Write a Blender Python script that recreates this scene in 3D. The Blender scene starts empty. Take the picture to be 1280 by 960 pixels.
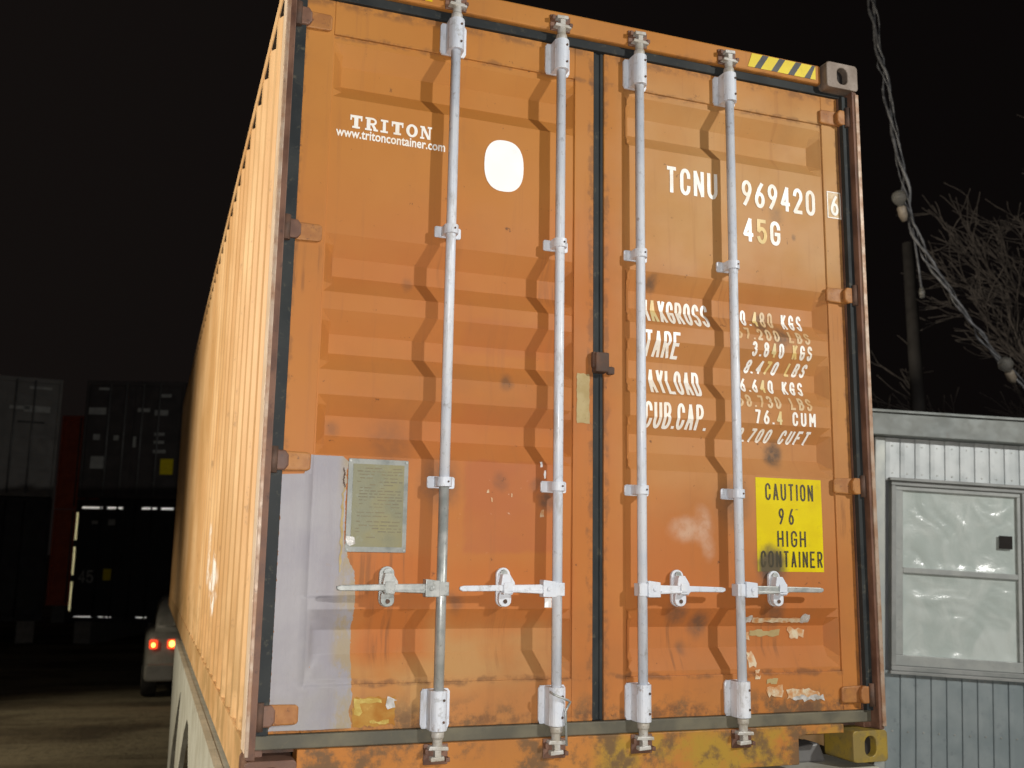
import bpy, bmesh, math, random
from mathutils import Vector, Matrix, noise
random.seed(7)
rad = math.radians
sc = bpy.context.scene
col = sc.collection
G = 1.45                      # height of the container's base above the yard

# ------------------------------------------------------------------ camera
cd = bpy.data.cameras.new('camera')
cam = bpy.data.objects.new('camera', cd); col.objects.link(cam)
cd.sensor_width = 36.0; cd.lens = 35.30
cd.clip_start = 0.05; cd.clip_end = 3000
Xr = Vector((0.94148, -0.33669, 0.01585)); Dn = Vector((0.07165, 0.15397, -0.98547)); Fw = Vector((0.32936, 0.92894, 0.16908))
C0 = Vector((-0.3298, -3.3583, 0.7621 + G))
m = Matrix.Identity(4)
for i in range(3):
    m[i][0] = Xr[i]; m[i][1] = -Dn[i]; m[i][2] = -Fw[i]; m[i][3] = C0[i]
cam.matrix_world = m
cd.dof.use_dof = True; cd.dof.focus_distance = 3.75; cd.dof.aperture_fstop = 3.2
sc.camera = cam
# ------------------------------------------------------------------ night sky, lamps, exposure
w = bpy.data.worlds.new('World'); sc.world = w; w.use_nodes = True
nt = w.node_tree; bg = nt.nodes['Background']
bg.inputs[1].default_value = 0.9
# faint town glow low in the sky, strongest to the left of the view
_tc = nt.nodes.new('ShaderNodeTexCoord'); _d = nt.nodes.new('ShaderNodeVectorMath'); _d.operation = 'DOT_PRODUCT'; nt.links.new(_tc.outputs['Generated'], _d.inputs[0]); _d.inputs[1].default_value = (-.42, .86, .29)
_r = nt.nodes.new('ShaderNodeMapRange'); _r.interpolation_type = 'SMOOTHSTEP'; nt.links.new(_d.outputs['Value'], _r.inputs[0]); _r.inputs[1].default_value = .45; _r.inputs[2].default_value = 1.0
_m = nt.nodes.new('ShaderNodeMix'); _m.data_type = 'RGBA'; nt.links.new(_r.outputs[0], _m.inputs[0]); _m.inputs[6].default_value = (.0034, .0026, .0025, 1); _m.inputs[7].default_value = (.0068, .0052, .0047, 1)
nt.links.new(_m.outputs[2], bg.inputs[0])
def lamp(name, kind, loc, power, colr, radius, aim=None, cone=None, blend=0.3):
    l = bpy.data.lights.new(name, kind); o = bpy.data.objects.new(name, l); col.objects.link(o)
    o.location = loc; l.energy = power; l.color = colr; l.shadow_soft_size = radius
    if aim is not None:
        o.rotation_euler = (Vector(aim) - Vector(loc)).to_track_quat('-Z', 'Y').to_euler()
        l.spot_size = rad(cone); l.spot_blend = blend
    return o
# the camera's own flash, a yard floodlight to the right of the photographer, a yard lamp left of the container
lamp('camera_flash', 'POINT', C0 + Xr * 0.045 - Dn * 0.03 - Fw * 0.03, 400, (1.0, 0.955, 0.92), 0.012)
lamp('yard_floodlight', 'SPOT', (5.2, -5.6, 3.9 + G), 1400, (1.0, 0.985, 0.94), 0.09, (1.9, 0.2, 1.4 + G), 95, 0.5)
lamp('side_yard_lamp', 'SPOT', (-8.0, 1.6, 2.9 + G), 3500, (1.0, 0.90, 0.72), 0.25, (0, 2.0, 1.5 + G), 80, 0.9)
lamp('added_ground_spot', 'SPOT', (-6.5, 9.6, 5.2), 760, (1.0, 0.88, 0.66), 0.2, (-1.9, 10.4, .2), 58, 0.9)  # added spot without a fixture, brightens the far ground and car
sc.view_settings.view_transform = 'Standard'; sc.view_settings.look = 'None'
sc.view_settings.exposure = 0.0; sc.view_settings.gamma = 1.0; sc.view_settings.use_curve_mapping = False

# ------------------------------------------------------------------ node helper and materials
class NT:
    def __init__(s, name):
        s.m = bpy.data.materials.new(name); s.m.use_nodes = True
        s.t = s.m.node_tree; s.b = s.t.nodes['Principled BSDF']
        tc = s.t.nodes.new('ShaderNodeTexCoord'); s.obj = tc.outputs['Object']
    def n(s, t): return s.t.nodes.new('ShaderNode' + t)
    def put(s, sock, v):
        if isinstance(v, bpy.types.NodeSocket): s.t.links.new(v, sock)
        else: sock.default_value = v
    def math(s, op, a, b=None, clamp=False):
        k = s.n('Math'); k.operation = op; k.use_clamp = clamp; s.put(k.inputs[0], a)
        if b is not None: s.put(k.inputs[1], b)
        return k.outputs[0]
    def noise(s, scale, detail=4, rough=.55, vec=None, dist=0.0):
        k = s.n('TexNoise'); k.inputs['Scale'].default_value = scale; k.inputs['Detail'].default_value = detail
        k.inputs['Roughness'].default_value = rough; k.inputs['Distortion'].default_value = dist
        s.put(k.inputs['Vector'], vec if vec is not None else s.obj); return k.outputs[0]
    def stretch(s, sx, sy, sz, vec=None):
        k = s.n('Mapping'); s.put(k.inputs['Vector'], vec if vec is not None else s.obj); k.inputs['Scale'].default_value = (sx, sy, sz); return k.outputs[0]
    def rng(s, v, a, b, lo=0.0, hi=1.0):
        k = s.n('MapRange'); k.interpolation_type = 'SMOOTHSTEP'; s.put(k.inputs[0], v)
        for i, q in enumerate((a, b, lo, hi)): k.inputs[i + 1].default_value = q
        return k.outputs[0]
    def mix(s, f, a, b):
        k = s.n('Mix'); k.data_type = 'RGBA'; s.put(k.inputs[0], f)
        for i, q in ((6, a), (7, b)): s.put(k.inputs[i], (*q, 1) if isinstance(q, tuple) and len(q) == 3 else q)
        return k.outputs[2]
    def bump(s, h, strength, dist=.002):
        k = s.n('Bump'); k.inputs['Strength'].default_value = strength; k.inputs['Distance'].default_value = dist
        s.put(k.inputs['Height'], h); s.t.links.new(k.outputs[0], s.b.inputs['Normal'])
    def fin(s, colour, rough=.5, metal=0.0, spec=.5):
        s.put(s.b.inputs['Base Color'], (*colour, 1) if isinstance(colour, tuple) else colour)
        s.put(s.b.inputs['Roughness'], rough); s.put(s.b.inputs['Metallic'], metal); s.b.inputs['Specular IOR Level'].default_value = spec
        return s.m
def simple(name, c1, c2, scale=6, rough=.55, metal=0.0, bump=.15, bscale=60, lo=.35, hi=.65, dirt=None, spec=.5):
    t = NT(name); f = t.rng(t.noise(scale, 5), lo, hi); c = t.mix(f, c1, c2)
    if dirt: c = t.mix(t.math('MULTIPLY', t.rng(t.noise(scale * 4.3, 6, .7), .56, .72), dirt[1]), c, dirt[0])
    if bump: t.bump(t.noise(bscale, 4), bump)
    return t.fin(c, t.rng(t.noise(scale * 2, 4), .3, .7, rough - .08, rough + .08), metal, spec)

def paint(name, side=False):
    """weathered orange container paint; all wear placed in container coordinates"""
    t = NT(name)
    off = t.n('VectorMath'); off.operation = 'ADD'; t.put(off.inputs[0], t.obj); off.inputs[1].default_value = (1.219, 6.096, 0)
    P = off.outputs[0]
    nz = t.n('TexNoise'); nz.inputs['Scale'].default_value = 14; nz.inputs['Detail'].default_value = 5; t.put(nz.inputs['Vector'], P)
    wv = t.n('VectorMath'); wv.operation = 'MULTIPLY_ADD'; t.put(wv.inputs[0], nz.outputs['Color']); wv.inputs[1].default_value = (.05, 0, .05)
    sh = t.n('VectorMath'); sh.operation = 'SUBTRACT'; t.put(sh.inputs[0], P); sh.inputs[1].default_value = (.025, 0, .025)
    t.put(wv.inputs[2], sh.outputs[0])
    sp = t.n('SeparateXYZ'); t.put(sp.inputs[0], wv.outputs[0]); X, Y, Z = sp.outputs
    def box(x0, x1, z0, z1, s=.03):
        a = t.math('MULTIPLY', t.rng(X, x0 - s, x0 + s), t.rng(X, x1 - s, x1 + s, 1, 0))
        b = t.math('MULTIPLY', t.rng(Z, z0 - s, z0 + s), t.rng(Z, z1 - s, z1 + s, 1, 0))
        return t.math('MULTIPLY', a, b)
    big = t.rng(t.noise(1.3, 4, .5, P), .35, .68)
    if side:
        c = t.mix(big, (.60, .345, .150), (.71, .465, .240))  # paler base colour stands in for glare on the side wall
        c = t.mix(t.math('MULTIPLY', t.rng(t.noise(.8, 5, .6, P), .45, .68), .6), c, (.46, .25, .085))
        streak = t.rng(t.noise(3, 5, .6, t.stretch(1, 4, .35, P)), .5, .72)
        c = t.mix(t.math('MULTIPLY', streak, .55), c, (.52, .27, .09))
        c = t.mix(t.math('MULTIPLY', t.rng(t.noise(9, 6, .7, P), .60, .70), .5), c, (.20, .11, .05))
        low = t.math('MULTIPLY', t.rng(Z, .1, .75, 1, 0), t.rng(t.noise(5, 5, .6, P), .4, .65))
        c = t.mix(t.math('MULTIPLY', low, .6), c, (.30, .18, .06))
        for (y, z, ry, rz, k) in ((2.35, .60, .34, .18, 1.0), (-.02, 1.42, .05, .08, 1), (.25, 1.79, .04, .05, .9), (2.9, .75, .06, .2, .6)):
            d = t.n('VectorMath'); d.operation = 'SUBTRACT'; t.put(d.inputs[0], wv.outputs[0]); d.inputs[1].default_value = (0, y, z)
            e = t.n('VectorMath'); e.operation = 'MULTIPLY'; t.put(e.inputs[0], d.outputs[0]); e.inputs[1].default_value = (0, 1 / ry, 1 / rz)
            L = t.n('VectorMath'); L.operation = 'LENGTH'; t.put(L.inputs[0], e.outputs[0])
            msk = t.math('MULTIPLY', t.rng(L.outputs['Value'], .7, 1.05, k, 0), t.rng(t.noise(16, 4, .6, t.stretch(1, 1.6, .6, P)), .44, .54))
            c = t.mix(msk, c, (.82, .80, .78))
        t.bump(t.noise(30, 5, .6, P), .12)
        return t.fin(c, .52, 0, .5)
    c = t.mix(big, (.440, .174, .036), (.478, .206, .048))
    c = t.mix(t.math('MULTIPLY', t.math('MULTIPLY', box(.05, 2.45, .15, 2.05, .35), t.rng(t.noise(1.1, 5, .6, P), .30, .62, .45, 1)), .80), c, (.415, .138, .040))
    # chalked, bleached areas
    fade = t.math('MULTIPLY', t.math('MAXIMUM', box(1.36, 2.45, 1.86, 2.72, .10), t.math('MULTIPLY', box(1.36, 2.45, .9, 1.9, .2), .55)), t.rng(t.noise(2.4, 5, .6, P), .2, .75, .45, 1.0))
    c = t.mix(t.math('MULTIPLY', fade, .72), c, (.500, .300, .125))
    c = t.mix(t.math('MULTIPLY', box(.2, 1.1, .2, .56, .07), t.rng(t.noise(3, 5, .6, P), .3, .6, .3, .8)), c, (.43, .255, .100))
    # darker repaint, and redder bands and patches
    red = (.385, .122, .043)
    for (b, k) in (((.715, 1.075, .775, 1.10, .012), .85), ((.70, 1.12, 1.50, 1.62, .02), .45), ((.70, 1.12, 1.22, 1.31, .03), .4),
                   ((.34, .62, .40, .78, .05), .8), ((.66, 1.13, .50, .75, .05), .55), ((1.40, 1.80, .50, 1.0, .08), .45), ((1.83, 2.27, .45, .70, .06), .5), ((.62, 1.13, .20, .33, .05), .5), ((1.0, 1.30, .2, 2.1, .06), .30)):
        c = t.mix(t.math('MULTIPLY', t.math('MULTIPLY', box(*b), t.rng(t.noise(5, 4, .6, P), .25, .6, .5, 1)), k), c, red if b[2] > .6 else (.43, .128, .028))
    # streaks
    st = t.rng(t.noise(2.5, 6, .65, t.stretch(9, 1, .5, P)), .54, .72)
    c = t.mix(t.math('MULTIPLY', st, .28), c, (.30, .12, .045))
    # sill: yellow-green paint and dirt
    ys = t.math('MULTIPLY', box(1.22, 2.5, -.1, .145, .05), t.rng(t.noise(7, 5, .65, P), .36, .58))
    c = t.mix(t.math('MULTIPLY', ys, .85), c, (.36, .235, .035))
    ds = t.math('MULTIPLY', box(-.1, 2.6, -.1, .26, .06), t.rng(t.noise(9, 6, .7, P), .46, .62))
    c = t.mix(t.math('MULTIPLY', ds, .9), c, (.14, .085, .045))
    # soot and grease marks
    spots = [(1.475, 1.835, .034, .75), (1.985, 1.722, .043, .85), (2.06, 1.665, .045, .7), (2.03, 1.185, .047, .85), (.868, 1.395, .030, .6), (.855, 1.03, .03, .35), (.985, 1.02, .025, .4),
             (.24, 1.19, .03, .4), (1.985, .735, .080, .95), (1.67, .52, .05, .75), (1.57, .56, .05, .6), (1.82, .985, .085, .6), (.625, 1.01, .085, .55), (1.03, .965, .035, .75), (.69, .60, .035, .5), (2.0, .56, .05, .6), (2.05, 2.19, .035, .35), (1.60, .43, .03, .5), (2.14, 2.1, .012, .5), (.45, 1.145, .09, .35), (.49, 1.73, .025, .35)]
    acc = None
    for (x, z, r, k) in spots:
        d = t.n('VectorMath'); d.operation = 'SUBTRACT'; t.put(d.inputs[0], wv.outputs[0]); d.inputs[1].default_value = (x, 0, z)
        e = t.n('VectorMath'); e.operation = 'MULTIPLY'; t.put(e.inputs[0], d.outputs[0]); e.inputs[1].default_value = (1 / r, 0, .8 / r)
        L = t.n('VectorMath'); L.operation = 'LENGTH'; t.put(L.inputs[0], e.outputs[0])
        v = t.rng(L.outputs['Value'], .25, 1.25, k, 0); acc = v if acc is None else t.math('MAXIMUM', acc, v)
    c = t.mix(t.math('MULTIPLY', acc, t.rng(t.noise(40, 4, .6, P), .3, .6, .6, 1)), c, (.075, .062, .050))
    # pale scuffs
    # run-off below fittings, rust along seams, broad uneven grime
    run = t.rng(t.noise(3.2, 5, .6, t.stretch(16, 1, .9, P)), .47, .66)
    for (b, k) in (((.40, .48, .40, .60, .03), .7), ((.83, .90, .38, .60, .03), .6), ((1.52, 1.60, .36, .60, .03), .75), ((1.94, 2.03, .40, .60, .03), .7), ((.30, .52, .62, .77, .02), .6), ((.06, .18, 1.66, 1.83, .02), .5),
                   ((2.29, 2.39, 1.66, 1.83, .02), .5), ((2.29, 2.39, .86, 1.03, .02), .6), ((.58, .67, 1.72, 1.91, .03), .4), ((1.0, 1.1, 1.7, 1.91, .03), .4), ((1.35, 1.43, 1.7, 1.91, .03), .45), ((1.76, 1.85, 1.7, 1.91, .03), .45), ((1.2, 1.28, 1.1, 1.46, .03), .5)):
        c = t.mix(t.math('MULTIPLY', t.math('MULTIPLY', box(*b), run), k), c, (.19, .080, .032))
    for (b, k) in (((.0, 2.5, .186, .225, .012), .75), ((.18, 2.3, .326, .345, .006), .6), ((.18, 2.3, 2.622, 2.64, .006), .5), ((.0, 2.5, 2.735, 2.80, .014), .55), ((1.19, 1.217, .2, 2.75, .006), .5), ((1.252, 1.275, .2, 2.75, .006), .5), ((2.36, 2.39, .2, 2.75, .006), .5), ((.06, .082, .2, 2.75, .006), .4)):
        c = t.mix(t.math('MULTIPLY', t.math('MULTIPLY', box(*b), t.rng(t.noise(17, 6, .7, P), .42, .60)), k), c, (.13, .065, .035))
    c = t.mix(t.math('MULTIPLY', t.rng(t.noise(1.9, 6, .62, P), .48, .70), .30), c, (.27, .125, .045))
    for (x, z, rx, rz, k) in ((1.60, .875, .075, .055, .55), (1.68, .885, .05, .085, .5), (1.70, .80, .04, .05, .3)):
        d = t.n('VectorMath'); d.operation = 'SUBTRACT'; t.put(d.inputs[0], wv.outputs[0]); d.inputs[1].default_value = (x, 0, z)
        e = t.n('VectorMath'); e.operation = 'MULTIPLY'; t.put(e.inputs[0], d.outputs[0]); e.inputs[1].default_value = (1 / rx, 0, 1 / rz)
        L = t.n('VectorMath'); L.operation = 'LENGTH'; t.put(L.inputs[0], e.outputs[0])
        c = t.mix(t.math('MULTIPLY', t.rng(L.outputs['Value'], .2, 1.2, k, 0), t.rng(t.noise(22, 5, .6, P), .3, .6, .4, 1)), c, (.60, .45, .34))
    for (b, k, a0) in (((.70, 1.05, .80, 1.06, .05), .8, .655), ((.2, 2.3, .3, 2.6, .1), .5, .735)):
        c = t.mix(t.math('MULTIPLY', t.math('MULTIPLY', box(*b), t.rng(t.noise(38, 5, .65, P), a0, a0 + .1)), k), c, (.70, .55, .42))
    # scratches / chips to rust
    c = t.mix(t.math('MULTIPLY', t.rng(t.noise(22, 6, .75, P), .655, .70), .75), c, (.10, .045, .025))
    t.bump(t.noise(26, 5, .6, P), .14)
    return t.fin(c, t.rng(t.noise(4, 4, .5, P), .3, .7, .50, .68), 0, .24)

M = {}
M['orange'] = paint('weathered orange paint'); M['side'] = paint('glare-paled orange paint', True)
M['post'] = simple('rusty brown post paint', (.105, .050, .032), (.19, .098, .062), 9, .6, 0, .3, 50, dirt=((.06, .035, .028), .8))
M['hinge'] = simple('worn hinge paint', (.40, .172, .042), (.31, .125, .036), 16, .6, 0, .3, 50, dirt=((.09, .042, .025), .85))
M['edge'] = simple('paler front edge of post', (.42, .32, .24), (.30, .17, .10), 14, .5, .2, .2, 60, dirt=((.10, .06, .04), .7))
M['litside'] = simple('post side painted lamplit', (.70, .56, .44), (.62, .46, .32), 8, .55, 0, .15, 50, dirt=((.3, .16, .09), .5))
M['gasket'] = simple('black rubber gasket', (.022, .026, .028), (.034, .038, .038), 7, .6, 0, .2, 40, dirt=((.13, .12, .085), .55), spec=.15)
M['gasketdirty'] = simple('muddy rubber gasket', (.085, .080, .058), (.150, .135, .090), 7, .7, 0, .3, 40, dirt=((.16, .13, .07), .6))
def rodpaint():
    t = NT('pale grey painted steel'); c = t.mix(t.rng(t.noise(8, 5), .35, .65), (.600, .645, .715), (.680, .705, .745))
    c = t.mix(t.math('MULTIPLY', t.rng(t.noise(34, 6, .7), .55, .70), .6), c, (.30, .30, .29))
    c = t.mix(t.math('MULTIPLY', t.rng(t.noise(7, 6, .7, t.stretch(3, 3, .8)), .53, .66), .55), c, (.37, .35, .32))
    c = t.mix(t.math('MULTIPLY', t.rng(t.noise(15, 6, .75, t.stretch(1, 1, .6)), .63, .70), .7), c, (.20, .12, .075))
    t.bump(t.noise(60, 4), .15); return t.fin(c, t.rng(t.noise(14, 4), .3, .7, .34, .58))
M['white'] = rodpaint()
M['zinc'] = simple('dull zinc steel', (.330, .355, .340), (.460, .470, .450), 16, .42, .35, .25, 70, dirt=((.16, .15, .12), .6))
M['cam'] = simple('chipped cam steel', (.52, .51, .48), (.40, .37, .31), 25, .5, .1, .4, 90, dirt=((.12, .08, .05), .85))
M['rust'] = simple('dark rusty steel', (.065, .038, .026), (.13, .07, .045), 12, .75, 0, .5, 50)
M['cast'] = simple('brown grey cast steel', (.165, .125, .095), (.235, .190, .155), 14, .55, .2, .4, 60, dirt=((.08, .05, .035), .7))
M['yelcast'] = simple('dirty yellow casting paint', (.30, .205, .030), (.22, .16, .045), 14, .55, 0, .3, 60, lo=.42, hi=.58, dirt=((.085, .06, .035), .9))
M['dark'] = simple('near black hollow and shade', (.012, .010, .009), (.02, .016, .014), 8, .9, 0, 0)
M['ink'] = simple('white stencil ink', (.86, .84, .78), (.80, .72, .58), 9, .45, 0, .05, 60, .4, .75, dirt=((.62, .40, .22), .45))
M['inkwarm'] = simple('yellowed stencil ink', (.72, .50, .16), (.66, .55, .28), 12, .5, 0, .05, 60, dirt=((.5, .28, .1), .5))
M['inkfade'] = simple('faded stencil ink', (.66, .50, .30), (.60, .38, .17), 16, .55, 0, .05, 60, dirt=((.52, .26, .1), .8))
M['blackink'] = simple('black print', (.035, .028, .012), (.07, .052, .015), 20, .5, 0, 0)
M['sticker'] = simple('white sticker', (.93, .93, .92), (.97, .97, .95), 8, .35, 0, 0)
M['yellow'] = simple('yellow warning film', (.740, .590, .001), (.670, .510, .002), 9, .42, 0, .05, 60, dirt=((.45, .30, .02), .4))
def caution():
    t = NT('sooty yellow panel'); off = t.n('VectorMath'); off.operation = 'SUBTRACT'; t.put(off.inputs[0], t.obj); off.inputs[1].default_value = (1.985 - 1.219, 0, .748)
    wv = t.n('TexNoise'); wv.inputs['Scale'].default_value = 12; wv.inputs['Detail'].default_value = 5; t.put(wv.inputs['Vector'], t.obj)
    w2 = t.n('VectorMath'); w2.operation = 'MULTIPLY_ADD'; t.put(w2.inputs[0], wv.outputs['Color']); w2.inputs[1].default_value = (.09, 0, .09); t.put(w2.inputs[2], off.outputs[0])
    w3 = t.n('VectorMath'); w3.operation = 'MULTIPLY_ADD'; t.put(w3.inputs[0], w2.outputs[0]); w3.inputs[1].default_value = (1, 0, 1); w3.inputs[2].default_value = (-.045, 0, -.045)
    L = t.n('VectorMath'); L.operation = 'LENGTH'; t.put(L.inputs[0], w3.outputs[0])
    c = t.mix(t.rng(t.noise(7, 5), .35, .65), (.700, .565, .001), (.640, .490, .002))
    c = t.mix(t.math('MULTIPLY', t.rng(t.noise(24, 5, .7), .58, .72), .3), c, (.40, .28, .02))
    c = t.mix(t.rng(L.outputs['Value'], .045, .098, .96, 0), c, (.085, .066, .05))
    return t.fin(c, .5, 0, .2)
M['caution'] = caution()
M['olive'] = simple('faded print', (.36, .29, .02), (.30, .23, .02), 20, .5, 0, 0)
M['black'] = simple('black warning film', (.03, .032, .036), (.06, .06, .06), 12, .45, 0, .05)
M['lav'] = None
M['glue'] = simple('brown dried glue', (.30, .19, .06), (.16, .09, .03), 30, .4, 0, .5, 60)
M['silver_tape_and_glare'] = simple('crinkled clear tape and glare', (.45, .42, .37), (.74, .73, .70), 30, .22, .3, .8, 40)
M['glare_pale'] = simple('pale yellow glare', (.62, .50, .16), (.46, .30, .07), 30, .25, .1, .6, 40)
M['tape_amber'] = simple('amber clear tape', (.40, .175, .040), (.50, .30, .075), 10, .20, .1, .6, 30)
M['cream'] = simple('cream label remains', (.50, .23, .08), (.60, .52, .36), 34, .6, 0, .2, 60, dirt=((.5, .25, .1), .6))
M['tan'] = simple('tan torn sticker', (.40, .31, .14), (.34, .25, .10), 14, .6, 0, .2, 50, dirt=((.25, .17, .07), .6))
M['plate'] = simple('tarnished data plate', (.185, .185, .120), (.225, .205, .105), 7, .5, .25, .25, 60, dirt=((.22, .23, .17), .7))
M['plateframe'] = simple('grey plate border', (.205, .22, .205), (.265, .275, .255), 14, .45, .4, .3, 60)
M['engrave'] = simple('engraved plate lines', (.15, .135, .085), (.19, .16, .09), 20, .6, .1, 0)
M['chassis'] = simple('dirty pale trailer paint', (.46, .46, .40), (.36, .35, .29), 5, .55, 0, .3, 40, dirt=((.15, .13, .10), .6))
M['tyre'] = simple('tyre rubber', (.018, .017, .016), (.03, .028, .026), 8, .8, 0, .3)
M['siding'] = simple('lighter cabin siding', (.50, .54, .545), (.62, .655, .655), 4, .34, .05, .10, 30, dirt=((.33, .35, .36), .4))
M['sidinglow'] = simple('darker cabin siding', (.265, .315, .330), (.320, .365, .375), 4, .45, .2, .15, 30, dirt=((.15, .17, .18), .5))  # darker boards below the window
M['fascia'] = simple('weathered fascia', (.135, .150, .142), (.180, .192, .178), 5, .5, .2, .2, 30, dirt=((.13, .11, .10), .6))
M['trim'] = simple('cream corner trim', (.48, .50, .46), (.40, .43, .42), 6, .45, .15, .2, 30)
M['winframe'] = simple('grey window frame', (.255, .270, .260), (.33, .34, .33), 8, .5, 0, .2, 40)
M['sash'] = simple('pale window sash', (.40, .42, .40), (.33, .35, .34), 8, .45, 0, .2, 40, dirt=((.24, .24, .22), .5))
M['cabinside'] = simple('cabin grey', (.16, .17, .18), (.2, .21, .22), 6)
M['film'] = None
M['carwhite'] = simple('dusty white car paint', (.30, .295, .26), (.38, .37, .33), 5, .4, 0, .05, dirt=((.15, .13, .1), .5))
M['carglass'] = simple('dark car glass', (.05, .05, .048), (.06, .06, .058), 5, .1, 0, 0)
M['carplate'] = simple('number plate', (.38, .38, .36), (.44, .44, .42), 5, .5, 0, 0)
M['bumper'] = simple('car bumper', (.24, .235, .205), (.30, .29, .26), 6, .5, 0, .1)
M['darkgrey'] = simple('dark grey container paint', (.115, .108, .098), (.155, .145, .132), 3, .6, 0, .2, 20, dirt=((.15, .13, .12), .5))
M['nearblack'] = simple('near black shaded container', (.014, .014, .016), (.022, .022, .024), 3, .7, 0, .2, 20)  # near-black colour paints the shade on the lower tier
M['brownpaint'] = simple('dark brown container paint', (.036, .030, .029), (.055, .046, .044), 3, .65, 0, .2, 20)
M['redpaint'] = simple('dull red container paint', (.75, .16, .08), (.60, .12, .07), 3, .65, 0, .2, 20)
M['greybar'] = simple('grey lock bars', (.16, .157, .153), (.125, .122, .118), 6, .5, .2, .1)
M['greymark'] = simple('pale markings', (.36, .36, .335), (.27, .27, .255), 6, .6, 0, 0)
M['concrete'] = simple('concrete block', (.16, .15, .14), (.21, .2, .18), 8, .8, 0, .4)
M['bark'] = simple('grey bark', (.105, .090, .083), (.145, .126, .115), 12, .8, 0, .4, 40)
M['polewood'] = simple('old pole wood', (.035, .031, .029), (.05, .045, .042), 8, .8, 0, .4, 30)
M['cable'] = simple('frosted grey cable', (.050, .050, .053), (.125, .125, .13), 18, .4, 0, .4, 60)
M['socket'] = simple('dusty socket', (.30, .25, .19), (.22, .18, .14), 20, .5, 0, .2)
def tail(name, colr, e):
    t = NT(name); t.b.inputs['Emission Color'].default_value = (*colr, 1); t.b.inputs['Emission Strength'].default_value = e
    return t.fin((.5, .05, .02), .3)
M['tailred'] = tail('lit red lens', (1.0, .06, .01), 1.3); M['tailhot'] = tail('lit lamp core', (1.0, .36, .06), 6.0)
def retro(name, colr):
    """retro-reflective sheet: a narrow lobe that sends light back to where it came from"""
    t = NT(name); geo = t.n('NewGeometry'); t.t.links.new(geo.outputs['Incoming'], t.b.inputs['Normal'])
    t.fin(colr, .30, 1.0); return t.m
M['retro_white'] = retro('white reflective tape', (.95, .95, .93)); M['retro_yellow'] = retro('yellow reflective tape', (.80, .74, .42))
def glassbulb():
    t = NT('frosted bulb glass'); t.b.inputs['Transmission Weight'].default_value = .85; return t.fin((.62, .60, .55), .06, 0, .8)
M['bulb'] = glassbulb()
def lavender():
    t = NT('lavender grey film'); f = t.rng(t.noise(5, 5), .35, .65); c = t.mix(f, (.285, .272, .300), (.325, .312, .328))
    off = t.n('VectorMath'); off.operation = 'ADD'; t.put(off.inputs[0], t.obj); off.inputs[1].default_value = (1.219, 6.096, 0)
    sp = t.n('SeparateXYZ'); t.put(sp.inputs[0], off.outputs[0]); X, Y, Z = sp.outputs
    edge = t.math('MULTIPLY', t.rng(X, .255, .30), t.rng(t.noise(12, 5, .7, t.stretch(1, 1, .5)), .42, .58))
    c = t.mix(t.math('MULTIPLY', edge, .8), c, (.33, .26, .15))
    low = t.math('MULTIPLY', t.rng(Z, .15, .6, 1, 0), t.rng(t.noise(9, 5), .4, .62))
    c = t.mix(t.math('MULTIPLY', low, .4), c, (.30, .285, .25))
    c = t.mix(t.math('MULTIPLY', t.rng(t.noise(30, 6, .75), .62, .7), .4), c, (.30, .24, .20))
    c = t.mix(t.math('MULTIPLY', t.rng(t.noise(3, 5, .6, t.stretch(6, 1, .4)), .5, .68), .35), c, (.26, .235, .25))
    h = t.math('ADD', t.noise(40, 5, .65), t.math('MULTIPLY', t.noise(2.2, 4, .6, t.stretch(7, 1, .5), 1.0), 2.0)); t.bump(h, .45, .003); return t.fin(c, .5, 0, .35)
M['lav'] = lavender()
def plastic_film():
    t = NT('crinkled plastic film')
    cr = t.noise(2.6, 5, .5, t.stretch(2.0, 1, 1.3), 1.2); fine = t.noise(11, 6, .6, None, 1.2)
    c = t.mix(t.rng(cr, .36, .66), (.49, .555, .525), (.60, .655, .625))
    h = t.math('ADD', cr, t.math('MULTIPLY', fine, .35)); t.bump(h, .6, .012)
    return t.fin(c, .2, 0, .6)
M['film'] = plastic_film()
def dirt_ground():
    t = NT('frozen dirt yard'); a = t.rng(t.noise(.55, 6, .6), .40, .62); b = t.rng(t.noise(.35, 5, .6, t.stretch(.45, 2.2, 1), .6), .42, .60)
    c = t.mix(a, (.10, .080, .054), (.21, .172, .110)); c = t.mix(t.math('MULTIPLY', b, .75), c, (.34, .295, .195))
    c = t.mix(t.math('MULTIPLY', t.rng(t.noise(7, 6, .7), .5, .7), .5), c, (.045, .036, .024))
    c = t.mix(t.math('MULTIPLY', t.rng(t.noise(28, 5, .7), .55, .70), .5), c, (.26, .23, .17))
    t.bump(t.noise(9, 9, .72), .8, .05); return t.fin(c, .85, 0, .25)
M['ground'] = dirt_ground()

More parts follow.
